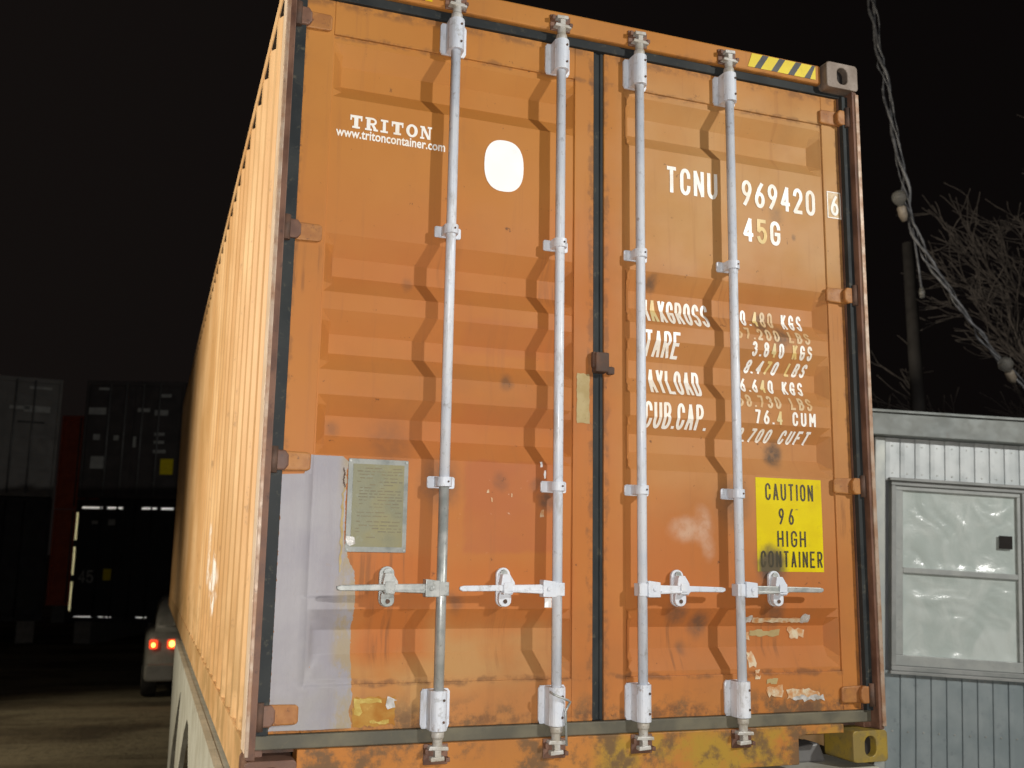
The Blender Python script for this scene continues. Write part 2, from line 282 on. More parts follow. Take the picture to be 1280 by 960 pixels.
# ------------------------------------------------------------------ mesh helper
class MB:
    def __init__(s, ox=0, oy=0, oz=0): s.v = []; s.f = []; s.mi = []; s.sm = []; s.o = (ox, oy, oz)
    def add(s, vs, fs, mi=0, smooth=False):
        b = len(s.v); s.v += [(p[0] + s.o[0], p[1] + s.o[1], p[2] + s.o[2]) for p in vs]
        s.f += [tuple(b + i for i in q) for q in fs]; s.mi += [mi] * len(fs); s.sm += [smooth] * len(fs); return s
    def box(s, x0, x1, y0, y1, z0, z1, mi=0):
        return s.add([(x0, y0, z0), (x1, y0, z0), (x1, y1, z0), (x0, y1, z0), (x0, y0, z1), (x1, y0, z1), (x1, y1, z1), (x0, y1, z1)],
                     [(0, 3, 2, 1), (4, 5, 6, 7), (0, 1, 5, 4), (1, 2, 6, 5), (2, 3, 7, 6), (3, 0, 4, 7)], mi)
    def prism(s, poly, a0, a1, axis='y', mi=0, smooth=False):
        k = len(poly)
        if axis == 'y': f = lambda p, a: (p[0], a, p[1])
        elif axis == 'x': f = lambda p, a: (a, p[0], p[1])
        else: f = lambda p, a: (p[0], p[1], a)
        vs = [f(p, a0) for p in poly] + [f(p, a1) for p in poly]
        s.add(vs, [tuple(range(k - 1, -1, -1)), tuple(range(k, 2 * k))], mi)
        b = len(s.v) - 2 * k
        for i in range(k):
            j = (i + 1) % k; s.f.append((b + i, b + j, b + k + j, b + k + i)); s.mi.append(mi); s.sm.append(smooth)
        return s
    def tube(s, pts, rs, n=12, mi=0, cap=True, smooth=True):
        pts = [Vector(p) for p in pts]
        if not hasattr(rs, '__len__'): rs = [rs] * len(pts)
        vs = []; fs = []; up = Vector((.13, .31, .94))
        t0 = (pts[1] - pts[0]).normalized(); u = t0.cross(up).normalized()
        for i, p in enumerate(pts):
            t = (pts[min(i + 1, len(pts) - 1)] - pts[max(i - 1, 0)])
            if t.length < 1e-9: t = t0
            t.normalize(); u = (u - t * u.dot(t)); u.normalize(); q = t.cross(u)
            for k in range(n):
                a = 2 * math.pi * k / n; vs.append(p + (u * math.cos(a) + q * math.sin(a)) * rs[i])
        for i in range(len(pts) - 1):
            for k in range(n):
                k2 = (k + 1) % n; fs.append((i * n + k, i * n + k2, (i + 1) * n + k2, (i + 1) * n + k))
        s.add(vs, fs, mi, smooth)
        if cap:
            b = len(s.v) - len(vs); e = b + (len(pts) - 1) * n
            s.f += [tuple(b + k for k in range(n - 1, -1, -1)), tuple(e + k for k in range(n))]; s.mi += [mi, mi]; s.sm += [False, False]
        return s
    def build(s, name, mats, parent=None, bevel=0.0, seg=2):
        me = bpy.data.meshes.new(name); me.from_pydata([tuple(v) for v in s.v], [], s.f)
        if not isinstance(mats, (list, tuple)): mats = [mats]
        for q in mats: me.materials.append(q)
        me.polygons.foreach_set('material_index', s.mi); me.polygons.foreach_set('use_smooth', s.sm)
        bm = bmesh.new(); bm.from_mesh(me); bmesh.ops.recalc_face_normals(bm, faces=bm.faces); bm.to_mesh(me); bm.free(); me.update()
        return link(name, me, parent, bevel, seg)
def link(name, me, parent=None, bevel=0.0, seg=2):
    o = bpy.data.objects.new(name, me); col.objects.link(o)
    if parent is not None: o.parent = parent
    if bevel:
        b = o.modifiers.new('bevel', 'BEVEL'); b.width = bevel; b.segments = seg; b.limit_method = 'ANGLE'; b.angle_limit = rad(40)
    return o
def thing(name, label, cat, loc=(0, 0, 0), rot=(0, 0, 0), group=None):
    o = bpy.data.objects.new(name, None); col.objects.link(o); o.location = loc; o.rotation_euler = rot
    o['label'] = label; o['category'] = cat
    if group: o['group'] = group
    return o
def tag(o, label=None, cat=None, group=None, kind=None):
    for k, v in (('label', label), ('category', cat), ('group', group), ('kind', kind)):
        if v: o[k] = v
    return o
def copy_tree(o, parent=None):
    c = o.copy(); col.objects.link(c); c.parent = parent
    for ch in list(o.children): copy_tree(ch, c)
    return c
def arc(cx, cz, rx, rz, a0, a1, n=10):
    return [(cx + rx * math.cos(rad(a0 + (a1 - a0) * i / n)), cz + rz * math.sin(rad(a0 + (a1 - a0) * i / n))) for i in range(n + 1)]
def rrect(x0, x1, z0, z1, r, n=4):
    return arc(x1 - r, z1 - r, r, r, 0, 90, n) + arc(x0 + r, z1 - r, r, r, 90, 180, n) + arc(x0 + r, z0 + r, r, r, 180, 270, n) + arc(x1 - r, z0 + r, r, r, 270, 360, n)

# ------------------------------------------------------------------ ground
def ground():
    s = MB(); ax = [-400, -200, -100, -60] + [-40 + i * .8 for i in range(101)] + [60, 100, 200, 400]
    n = len(ax)
    vs = []
    for y in ax:
        for x in ax:
            near = abs(x) < 39 and abs(y) < 39
            vs.append((x, y, .05 * noise.noise((x * .5, y * .5, 0)) + .025 * noise.noise((x * 1.7, y * 1.7, 3)) if near else 0))
    s.add(vs, [(j * n + i, j * n + i + 1, (j + 1) * n + i + 1, (j + 1) * n + i) for j in range(n - 1) for i in range(n - 1)], 0, True)
    return s.build('ground', M['ground'])
tag(ground(), 'frozen rutted dirt yard', kind='structure')

# ================================================================== the container
OX, OY = -1.219, -6.096
def CB(): return MB(OX, OY, 0)
box_root = thing('shipping_container', 'large weathered orange shipping container with its rear doors and four locking bars towards the viewer', 'shipping container', (1.219, 6.096, G))
W_, H_, L_ = 2.438, 2.896, 12.192
LV = [(2.605, 2.535, 2.455, 2.395), (1.880, 1.805, 1.735, 1.668), (1.605, 1.525, 1.455, 1.390), (1.303, 1.235, 1.165, 1.095), (.578, .508, .430, .352)]
DEP = .044
LEAF = [dict(x0=.072, x1=1.212, a=.176, b=1.130), dict(x0=1.256, x1=2.377, a=1.345, b=2.292)]
def fz(z):
    for (a, b, c, d) in LV:
        if d < z < a:
            if z >= b: return (a - z) / (a - b)
            if z <= c: return (z - d) / (c - d)
            return 1.0
    return 0.0
def fx(x, lf):
    a, b = lf['a'] + .006, lf['b'] - .004
    if x <= a or x >= b: return 0.0
    return min(1.0, (x - a) / .034, (b - x) / .042)
def wob(x, z): return .0016 * noise.noise((x * 2.6, z * 2.6, 1.3)) + .0007 * noise.noise((x * 9, z * 9, 4))
def surf(x, z):
    lf = LEAF[0] if x < 1.23 else LEAF[1]
    if x < lf['a'] or x > lf['b'] or z < .335 or z > 2.632: return .070
    return .078 + DEP * min(fz(z), fx(x, lf)) + wob(x, z)
def panel_mesh(lf):
    s = CB(); a, b = lf['a'], lf['b']
    xs = {a, b, a + .006, a + .040, b - .004, b - .046}; zs = {.335, 2.632}
    for q in LV: zs.update(q)
    xs = sorted(xs); zs = sorted(zs)
    def fill(v, step):
        o = [v[0]]
        for p, q in zip(v, v[1:]):
            k = max(1, int((q - p) / step)); o += [p + (q - p) * i / k for i in range(1, k + 1)]
        return o
    # corner zones get matching subdivisions so the mitres stay sharp
    X = fill(xs, .03); Z = fill(zs, .03); n = len(X)
    def y(x, z): return .078 + DEP * min(fz(z), fx(x, lf)) + wob(x, z)
    vs = [(x, y(x, z), z) for z in Z for x in X]; fs = []
    for j in range(len(Z) - 1):
        for i in range(n - 1):
            p, q, r, t = j * n + i, j * n + i + 1, (j + 1) * n + i + 1, (j + 1) * n + i
            if abs((vs[p][1] + vs[r][1]) - (vs[q][1] + vs[t][1])) > .004:
                xm, zm = (X[i] + X[i + 1]) / 2, (Z[j] + Z[j + 1]) / 2; ym = y(xm, zm)
                if abs(ym - (vs[p][1] + vs[r][1]) / 2) < abs(ym - (vs[q][1] + vs[t][1]) / 2): fs += [(p, q, r), (p, r, t)]
                else: fs += [(p, q, t), (q, r, t)]
            else: fs.append((p, q, r, t))
    return s.add(vs, fs)

def decal(verts2, faces, name, mat, parent, off=.002, mi=None, mats=None, layers=None):
    """thin print that follows the pressed door panel"""
    me = bpy.data.meshes.new(name)
    me.from_pydata([(p[0], 0, p[1]) for p in verts2], [], faces)
    bm = bmesh.new(); bm.from_mesh(me)
    if layers:
        lay = bm.verts.layers.float.new('l'); bm.verts.ensure_lookup_table()
        for v, q in zip(bm.verts, layers): v[lay] = q
    zs = [v.co.z for v in bm.verts]; xs = [v.co.x for v in bm.verts]
    z0, z1, x0, x1 = min(zs), max(zs), min(xs), max(xs)
    cuts = [('z', z) for q in LV for z in q if z0 < z < z1]
    for lf in LEAF:
        cuts += [('x', x) for x in (lf['a'], lf['b'], lf['a'] + .006, lf['a'] + .04, lf['b'] - .004, lf['b'] - .046) if x0 < x < x1]
    cuts += [('z', z0 + (z1 - z0) * i / max(1, int((z1 - z0) / .05))) for i in range(1, max(1, int((z1 - z0) / .05)))]
    cuts += [('x', x0 + (x1 - x0) * i / max(1, int((x1 - x0) / .06))) for i in range(1, max(1, int((x1 - x0) / .06)))]
    for a, c in cuts:
        bmesh.ops.bisect_plane(bm, geom=bm.verts[:] + bm.edges[:] + bm.faces[:], plane_co=(c, 0, 0) if a == 'x' else (0, 0, c), plane_no=(1, 0, 0) if a == 'x' else (0, 0, 1), dist=1e-5)
    lay = bm.verts.layers.float.get('l')
    for v in bm.verts:
        x, z = v.co.x, v.co.z; e = v[lay] if lay else 0
        v.co = (x + OX, surf(x, z) - off - e + OY, z)
    bmesh.ops.recalc_face_normals(bm, faces=bm.faces)
    me.clear_geometry(); bm.to_mesh(me); bm.free()
    me.materials.append(mat)
    return link(name, me, parent)

# stroke lettering
R_ = .27
def loop(cz, rz): return arc(.5, cz, .5, rz, 90, 450, 18)
GL = {
 'O': [arc(.5, 1 - R_, .5, R_, 0, 180) + arc(.5, R_, .5, R_, 180, 360) + [(1, 1 - R_)]],
 'C': [[(1, .70)] + arc(.5, 1 - R_, .5, R_, 0, 180) + arc(.5, R_, .5, R_, 180, 360) + [(1, .30)]],
 'G': [[(1, .72)] + arc(.5, 1 - R_, .5, R_, 0, 180) + arc(.5, R_, .5, R_, 180, 360) + [(1, .46), (.55, .46)]],
 'S': [arc(.5, .76, .5, .24, 10, 250, 12) + arc(.5, .25, .5, .25, 70, -170, 12)],
 'U': [[(0, 1)] + arc(.5, R_, .5, R_, 180, 360) + [(1, 1)]],
 'D': [[(0, 0), (0, 1), (.5, 1)] + arc(.5, 1 - R_, .5, R_, 90, 0) + arc(.5, R_, .5, R_, 0, -90) + [(0, 0)]],
 'P': [[(0, 0), (0, 1)], [(.04, 1), (.5, 1)] + arc(.5, .74, .5, .26, 90, -90) + [(0, .48)]],
 'R': [[(0, 0), (0, 1)], [(.04, 1), (.5, 1)] + arc(.5, .74, .5, .26, 90, -90) + [(0, .48)], [(.5, .48), (1, 0)]],
 'B': [[(0, 0), (0, 1)], [(.04, 1), (.5, 1)] + arc(.5, .76, .45, .24, 90, -90) + [(.04, .52)], [(.45, .52)] + arc(.5, .26, .5, .26, 90, -90) + [(.04, 0)]],
 'T': [[(0, 1), (1, 1)], [(.5, 1), (.5, 0)]], 'A': [[(0, 0), (.5, 1), (1, 0)], [(.18, .3), (.82, .3)]], 'N': [[(0, 0), (0, 1), (1, 0), (1, 1)]],
 'M': [[(0, 0), (0, 1), (.5, .35), (1, 1), (1, 0)]], 'X': [[(0, 0), (1, 1)], [(0, 1), (1, 0)]], 'E': [[(1, 1), (0, 1), (0, 0), (1, 0)], [(0, .52), (.85, .52)]],
 'F': [[(1, 1), (0, 1), (0, 0)], [(0, .52), (.85, .52)]], 'L': [[(0, 1), (0, 0), (1, 0)]], 'K': [[(0, 0), (0, 1)], [(1, 1), (.05, .42)], [(.3, .58), (1, 0)]],
 'H': [[(0, 0), (0, 1)], [(1, 0), (1, 1)], [(0, .5), (1, .5)]], 'I': [[(.5, 0), (.5, 1)]], 'Y': [[(0, 1), (.5, .45), (1, 1)], [(.5, .45), (.5, 0)]],
 '1': [[(.2, .8), (.6, 1), (.6, 0)]], '2': [arc(.5, 1 - R_, .5, R_, 175, -10) + [(.96, .6), (0, 0), (1, 0)]], '3': [arc(.5, .76, .46, .24, 165, -80, 12) + arc(.5, .26, .5, .26, 80, -165, 12)],
 '4': [[(.76, 0), (.76, 1), (0, .28), (1.05, .28)]], '5': [[(.95, 1), (.08, 1), (.05, .52)] + arc(.5, .32, .5, .32, 120, -160, 14)],
 '6': [[(.82, 1), (.45, .78), (.05, .42), (.0, .30)], arc(.5, .28, .5, .28, 160, 520, 18)], '9': [[(.18, 0), (.55, .22), (.95, .58), (1.0, .70)], arc(.5, .72, .5, .28, -20, 340, 18)],
 '8': [loop(.75, .25), arc(.5, .26, .5, .26, 90, 450, 18)], '7': [[(0, 1), (1, 1), (.35, 0)]], '.': [[(.5, 0), (.5, .03)]], "'": [[(.5, 1), (.5, .82)]], '"': [[(.25, 1), (.25, .84)], [(.75, 1), (.75, .84)]],
}
GL['0'] = GL['O']
WID = {'I': .35, '1': .7, '.': .3, "'": .25, '"': .6, ' ': .75, 'M': 1.15}
def split_acute(pts):
    out = [[pts[0]]]
    for i in range(1, len(pts)):
        out[-1].append(pts[i])
        if i < len(pts) - 1:
            a = Vector(pts[i]) - Vector(pts[i - 1]); b = Vector(pts[i + 1]) - Vector(pts[i])
            if a.length > 1e-6 and b.length > 1e-6 and a.angle(b) > rad(100): out.append([pts[i]])
    return out
def ribbon(pts, hw):
    P = []
    for p in pts:
        if not P or (Vector(p) - Vector(P[-1])).length > 1e-5: P.append(p)
    closed = (Vector(P[0]) - Vector(P[-1])).length < 1e-4
    if closed: P = P[:-1]
    n = len(P); V = []
    for i, p in enumerate(P):
        p = Vector(p)
        a = Vector(P[i - 1]) if (i or closed) else None; b = Vector(P[(i + 1) % n]) if (i < n - 1 or closed) else None
        d1 = (p - a).normalized() if a is not None else None; d2 = (b - p).normalized() if b is not None else None
        if d1 is None: d1 = d2; p = p - d2 * hw * .6
        if d2 is None: d2 = d1; p = p + d1 * hw * .6
        n1 = Vector((-d1.y, d1.x)); n2 = Vector((-d2.y, d2.x)); q = n1 + n2
        if q.length < .35: q = n2
        q.normalize(); k = min(1.7, 1 / max(.2, q.dot(n1)))
        V += [tuple(p + q * hw * k), tuple(p - q * hw * k)]
    F = [(2 * i, 2 * i + 1, 2 * i + 3, 2 * i + 2) for i in range(n - 1)]
    if closed: F.append((2 * n - 2, 2 * n - 1, 1, 0))
    return V, F
def stencil(text, x0, x1, z0, z1, hw, name='lettering', mat='ink', parent=None, gap=.32, lean=0.0, alt=None, off=.002):
    """letters as flat ribbons fitted into x0..x1, z0..z1; alt = {index: material} for discoloured letters"""
    wsum = sum(WID.get(c, 1.0) for c in text) + gap * (len(text) - 1); u = (x1 - x0) / wsum; cx = x0
    for i, ch in enumerate(text):
        wd = WID.get(ch, 1.0) * u
        if ch != ' ':
            V, F, Ly = [], [], []; lay = 0
            for stroke in GL[ch]:
                pts = [(cx + hw + p[0] * max(wd - 2 * hw, .0001), z0 + hw + p[1] * (z1 - z0 - 2 * hw)) for p in stroke]
                pts = [(p[0] + lean * (p[1] - z0), p[1]) for p in pts]
                for sub in split_acute(pts):
                    v, f = ribbon(sub, hw); b = len(V); V += v; F += [tuple(b + k for k in q) for q in f]; Ly += [lay * .00018] * len(v); lay += 1
            decal(V, F, 'digit' if ch.isdigit() else 'letter', M[(alt or {}).get(i, mat)], parent, off, layers=Ly)
        cx += wd + gap * u
def rect_decal(x0, x1, z0, z1, name, mat, parent, off=.0016, r=0.0, jag=0.0):
    P = rrect(x0, x1, z0, z1, r, 6) if r else [(x0, z0), (x1, z0), (x1, z1), (x0, z1)]
    if jag:
        Q = []
        for a, b in zip(P, P[1:] + P[:1]):
            k = max(1, int((Vector(a) - Vector(b)).length / .012))
            for i in range(k):
                Q.append((a[0] + (b[0] - a[0]) * i / k + random.uniform(-jag, jag), a[1] + (b[1] - a[1]) * i / k + random.uniform(-jag, jag)))
        P = Q
    return decal(P, [tuple(range(len(P)))], name, mat, parent, off)

# --- shell
for x0, x1, xo in ((0, .05, 0), (W_ - .05, W_, W_)):
    s = CB(); dirn = 1 if xo == 0 else -1; xin = xo + dirn * .006
    prof = []; y = .10
    while y < 12.05:
        prof += [(y, 0), (y + .072, 0), (y + .140, .036), (y + .212, .036)]; y += .280
    prof.append((12.08, 0))
    zz = [.155, 1.0, 1.9, 2.835]; vs = []; n = len(prof)
    for z in zz:
        for (yy, d) in prof: vs.append((xin + dirn * d, yy, z))
    s.add(vs, [(j * n + i, j * n + i + 1, (j + 1) * n + i + 1, (j + 1) * n + i) for j in range(len(zz) - 1) for i in range(n - 1)])
    s.build('side_wall', M['side'], box_root)
    CB().box(x0, x1, .178, 12.0, .0, .155).build('bottom_rail', M['side'], box_root, .006)
    CB().box(min(xin + dirn * .001, xin + dirn * .04), max(xin + dirn * .001, xin + dirn * .04), .178, 12.0, 2.824, 2.8315).build('rail_shade_strip', M['dark'], box_root)  # black strip paints shade into the tops of the corrugations
    CB().box(x0, x1 + .0, .178, 12.0, 2.832, 2.888).build('top_rail', M['side'], box_root, .006)
    # rear corner post: J section, front face narrow, inner return towards the door; outer side painted pale as if lamplit
    s = CB(); f = (lambda a: a) if xo == 0 else (lambda a: W_ - a)
    s.prism([(f(.001), .012), (f(.030), .004), (f(.030), .0615), (f(.0595), .0615), (f(.0595), .118), (f(.001), .118)], .118, 2.778, 'z', 0)
    s.build('corner_post', M['post'] if xo == 0 else M['post'], box_root, .003)
    a, b = sorted((f(.0), f(.010 if xo == 0 else .016)))
    CB().box(a - (.002 if xo == 0 else -.0), b + (.0 if xo == 0 else .002), .002, .012 if xo else .013, .13, 2.766).build('post_edge', M['edge'], box_root, .002)  # paler strip along the front edge of the post
    if xo == 0: CB().box(-.004, .0005, .016, .112, .14, 2.77).build('lamplit_post_side', M['litside'], box_root, .001)
s = CB(); n = 24
vs = []
for i in range(n + 1):
    yy = .1 + 11.95 * i / n
    vs += [(.05, yy, 2.884 + (.012 if i % 2 else 0)), (W_ - .05, yy, 2.884 + (.012 if i % 2 else 0))]
s.add(vs, [(2 * i, 2 * i + 1, 2 * i + 3, 2 * i + 2) for i in range(n)]); s.build('roof', M['side'], box_root)
CB().box(.05, W_ - .05, 12.06, 12.10, .15, 2.83).build('front_wall', M['side'], box_root)
CB().box(.052, W_ - .052, .12, 12.05, .12, .148).build('floor', M['rust'], box_root)
# header and sill (sill with cut-out beside the right casting)
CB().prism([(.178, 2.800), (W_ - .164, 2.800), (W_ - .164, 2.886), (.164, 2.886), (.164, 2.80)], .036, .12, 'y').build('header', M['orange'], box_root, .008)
CB().box(.03, W_ - .03, .058, .116, 2.764, 2.7995).build('header_lip', M['gasket'], box_root, .002)
sill = [(.164, .006), (.40, .006), (.40, .0), (2.055, .0), (2.055, .100), (2.085, .108), (2.262, .108), (2.262, .141), (.164, .141)]
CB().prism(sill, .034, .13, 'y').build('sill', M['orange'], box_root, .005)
# corner castings
def casting(x0, z0, y0, front, mat, name='corner_casting', holes=True):
    x1, z1 = x0 + .162, z0 + .118; yf = y0 if front else y0 + .178
    s = CB(); n = 8
    outer = rrect(x0, x1, z0, z1, .016, n); cx, cz = (x0 + x1) / 2, (z0 + z1) / 2
    hw, hh = (.026, .040)
    inner = rrect(cx - hw, cx + hw, cz - hh + .002, cz + hh - .002, .0255, n); k = len(outer); sg = 1 if front else -1
    vs = [(p[0], yf, p[1]) for p in outer] + [(p[0], yf, p[1]) for p in inner] + [(p[0], yf + sg * .178, p[1]) for p in outer] + [(p[0], yf + sg * .034, p[1]) for p in inner]
    fs = []
    for i in range(k):
        j = (i + 1) % k; fs += [(i, j, k + j, k + i), (i, j, 2 * k + j, 2 * k + i), (k + i, k + j, 3 * k + j, 3 * k + i)]
    s.add(vs, fs, 0); s.add([(p[0], yf + sg * .0341, p[1]) for p in inner], [tuple(range(k))], 1)
    s.add([(p[0], yf + sg * .178, p[1]) for p in outer], [tuple(range(k))], 0)
    return s.build(name, [mat, M['dark']], box_root, .004)
for y0, fr in ((0, True), (L_ - .178, False)):
    casting(-.001, H_ - .118, y0, fr, M['cast']); casting(W_ - .161, H_ - .118, y0, fr, M['cast'])
    casting(-.001, 0, y0, fr, M['post']); casting(W_ - .161, 0, y0, fr, M['yelcast'] if fr else M['cast'])
# gasket
CB().box(.0305, .0715, .044, .0605, .186, 2.763).build('gasket', M['gasket'], box_root, .002)
CB().box(2.3775, W_ - .0305, .036, .0605, .186, 2.763).build('gasket', M['gasket'], box_root, .002)
CB().box(.0305, W_ - .0305, .050, .075, .1415, .1855).build('gasket', M['gasketdirty'], box_root, .004)
s = CB(); s.box(1.2125, 1.2555, .082, .11, .1865, 2.763); s.box(1.2135, 1.226, .076, .082, .1865, 2.763); s.box(1.242, 1.2545, .076, .082, .1865, 2.763)
s.build('gasket', M['gasket'], box_root, .002)

# --- doors
doors = []
for li, lf in enumerate(LEAF):
    s = CB(); x0, x1, a, b = lf['x0'], lf['x1'], lf['a'], lf['b']
    s.box(x0, a, .070, .115, .186, 2.763); s.box(b, x1, .070, .115, .186, 2.763)
    s.box(a + .0001, b - .0001, .0702, .115, 2.632, 2.763); s.box(a + .0001, b - .0001, .0702, .115, .186, .335)
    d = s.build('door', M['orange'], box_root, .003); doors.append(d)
    d['label'] = 'left door leaf with white oval sticker and lavender patch' if li == 0 else 'right door leaf with stencilled numbers and yellow caution panel'
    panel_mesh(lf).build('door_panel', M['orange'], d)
    for z in (2.665, 1.868, 1.066, .246):
        s = CB(); f = (lambda q: q) if li == 0 else (lambda q: W_ + .004 - q); hh = .034
        s.prism([(f(.050), z - hh), (f(.158), z - hh * .92), (f(.166), z - hh * .7), (f(.166), z + hh * .7), (f(.158), z + hh * .92), (f(.050), z + hh)], .055, .0695, 'y')
        s.prism([(f(.036), z - hh), (f(.078), z - hh), (f(.090), z - hh * .5), (f(.090), z + hh * .5), (f(.078), z + hh), (f(.036), z + hh)], .034, .0549, 'y', 1)
        s.build('hinge', [M['hinge'], M['hinge'] if li else M['post']], d, .006)
        CB().tube([(f(.040), .034, z - hh - .010), (f(.040), .034, z + hh + .010)], .014, 10).build('hinge_pin', M['rust'], d)
DL, DR = doors

# left door markings
def slab_letters():
    V = []; F = []; Ly = []; lay = [0]
    def q(P):
        b = len(V); V.extend(P); F.append(tuple(range(b, b + len(P)))); Ly.extend([(lay[0] % 6) * .00016] * len(P)); lay[0] += 1
    def r(x0, x1, z0, z1): q([(x0, z0), (x1, z0), (x1, z1), (x0, z1)])
    def T(x, w, z, h):
        r(x + w * .33, x + w * .67, z, z + h); r(x, x + w, z + h * .80, z + h); r(x, x + w * .13, z + h * .60, z + h); r(x + w * .87, x + w, z + h * .60, z + h); r(x + w * .18, x + w * .82, z, z + h * .15)
    def Rr(x, w, z, h):
        r(x + w * .12, x + w * .42, z, z + h); r(x, x + w * .55, z, z + h * .15); r(x, x + w * .55, z + h * .86, z + h)
        v, f = ribbon([(x + w * .4, z + h * .92)] + [(p[0], p[1]) for p in arc(x + w * .56, z + h * .71, w * .28, h * .21, 90, -90, 10)] + [(x + w * .4, z + h * .5)], w * .085)
        b = len(V); V.extend(v); F.extend([tuple(b + k for k in g) for g in f]); Ly.extend([(lay[0] % 6) * .00016] * len(v)); lay[0] += 1
        q([(x + w * .45, z + h * .5), (x + w * .72, z + h * .08), (x + w * .98, z + h * .08), (x + w * .70, z + h * .5)]); r(x + w * .66, x + w * 1.04, z, z + h * .15)
    def I(x, w, z, h): r(x + w * .3, x + w * .7, z, z + h); r(x, x + w, z, z + h * .15); r(x, x + w, z + h * .85, z + h)
    def O(x, w, z, h):
        k = 24; b = len(V)
        for i in range(k):
            a = 2 * math.pi * i / k; V.extend([(x + w * .5 + w * .5 * math.cos(a), z + h * .5 + h * .51 * math.sin(a)), (x + w * .5 + w * .22 * math.cos(a), z + h * .5 + h * .33 * math.sin(a))])
        F.extend([(b + 2 * i, b + 2 * i + 1, b + (2 * i + 3) % (2 * k), b + (2 * i + 2) % (2 * k)) for i in range(k)]); Ly.extend([0] * 2 * k)
    def N(x, w, z, h):
        r(x + w * .12, x + w * .26, z, z + h); r(x + w * .76, x + w * .90, z, z + h); q([(x + w * .06, z + h), (x + w * .36, z + h), (x + w * .90, z), (x + w * .66, z)])
        r(x, x + w * .38, z, z + h * .14); r(x, x + w * .30, z + h * .86, z + h); r(x + w * .64, x + w * 1.02, z + h * .86, z + h)
    z, h = 2.284, .050
    for fn, x, w in ((T, .249, .044), (Rr, .304, .046), (I, .361, .028), (T, .402, .044), (O, .457, .044), (N, .510, .044)):
        V.clear(); F.clear(); Ly.clear(); lay[0] = 0; fn(x, w, z, h); decal(list(V), list(F), 'letter', M['ink'], DL, .0018, layers=list(Ly))
slab_letters()
cu = bpy.data.curves.new('web_text', 'FONT'); cu.body = 'www.tritoncontainer.com'; cu.size = 1; cu.offset = .022; cu.resolution_u = 3
to = bpy.data.objects.new('tmp_text', cu); col.objects.link(to); bpy.context.view_layer.update()
me = bpy.data.meshes.new_from_object(to.evaluated_get(bpy.context.evaluated_depsgraph_get()))
xs = [v.co.x for v in me.vertices]; ys = [v.co.y for v in me.vertices]; kx = .409 / (max(xs) - min(xs)); kz = .0345 / (max(ys) - min(ys))
V = [(.199 + (v.co.x - min(xs)) * kx, 2.2455 + (v.co.y - min(ys)) * kz) for v in me.vertices]
F = [tuple(p.vertices) for p in me.polygons]
bpy.data.objects.remove(to); tag(decal(V, F, 'web_address', M['ink'], DL, .0018), kind='stuff')
P = [(.842 + .079 * math.copysign(abs(math.cos(a)) ** .8, math.cos(a)), 2.2265 + .1025 * math.copysign(abs(math.sin(a)) ** .8, math.sin(a))) for a in [2 * math.pi * i / 40 for i in range(40)]]
decal(P, [tuple(range(40))], 'oval_sticker', M['sticker'], DL, .002)
# lavender film over stile and panel
def film():
    s = CB(); zs = []; z = .196
    while z < 1.094: zs.append(z); z += .005
    for q in LV[4]: zs.append(q)
    zs = sorted(set(zs)); U = [0, .12, .25, .4, .55]
    vs = []; fs = []; N = 15
    for z in zs:
        j = noise.noise((z * 60, 2, 0)) * .0045 + noise.noise((z * 190, 7, 0)) * .0045
        xl = .0735 + j if z < 1.022 else .150 + .006 * noise.noise((z * 90, 1, 5))
        xr = .293 if z > .80 else (.293 + (.80 - z) / .13 * .045 if z > .67 else .338 - .004 * (.67 - z))
        if z > 1.075: xl += (z - 1.075) * 1.2; xr -= (z - 1.075) * 1.0
        xr += noise.noise((z * 22, 5, 1)) * .008 + noise.noise((z * 130, 9, 0)) * .005
        xsx = [xl + (.1745 - xl) * t for t in (0, .25, .5, .75, 1)] + [.1765] + [.182, .199, .216] + [.216 + (xr - .216) * t for t in (.2, .4, .6, .8, .93, 1)]
        for x in xsx: vs.append((x, surf(x, z) - .0034 - (.0065 if z < .62 and .17 < x < .26 else 0) - (.0006 if x > .2 and z < .95 else 0), z))
    n = len(zs)
    s.add(vs, [(j * N + i, j * N + i + 1, (j + 1) * N + i + 1, (j + 1) * N + i) for j in range(n - 1) for i in range(N - 1)], 0, True)
    s.build('film_patch', M['lav'], DL)
    # dried glue along its torn edge
    for (x, w, z0, z1, mt) in ((.2845, .0075, .985, 1.052, 'rust'), (.283, .010, .70, .985, 'tan')):
        P = []; k = 26
        for i in range(k + 1): zz = z0 + (z1 - z0) * i / k; P.append((x + .006 * noise.noise((zz * 30, 3, 1)) + w / 2 * (.15 + 1.1 * random.random()), zz))
        for i in range(k, -1, -1): zz = z0 + (z1 - z0) * i / k; P.append((x + .006 * noise.noise((zz * 30, 3, 1)) - w / 2 * (.15 + 1.1 * random.random()), zz))
        decal(P, [tuple(range(len(P)))], 'glue_streak', M[mt], DL, .0056)
film()
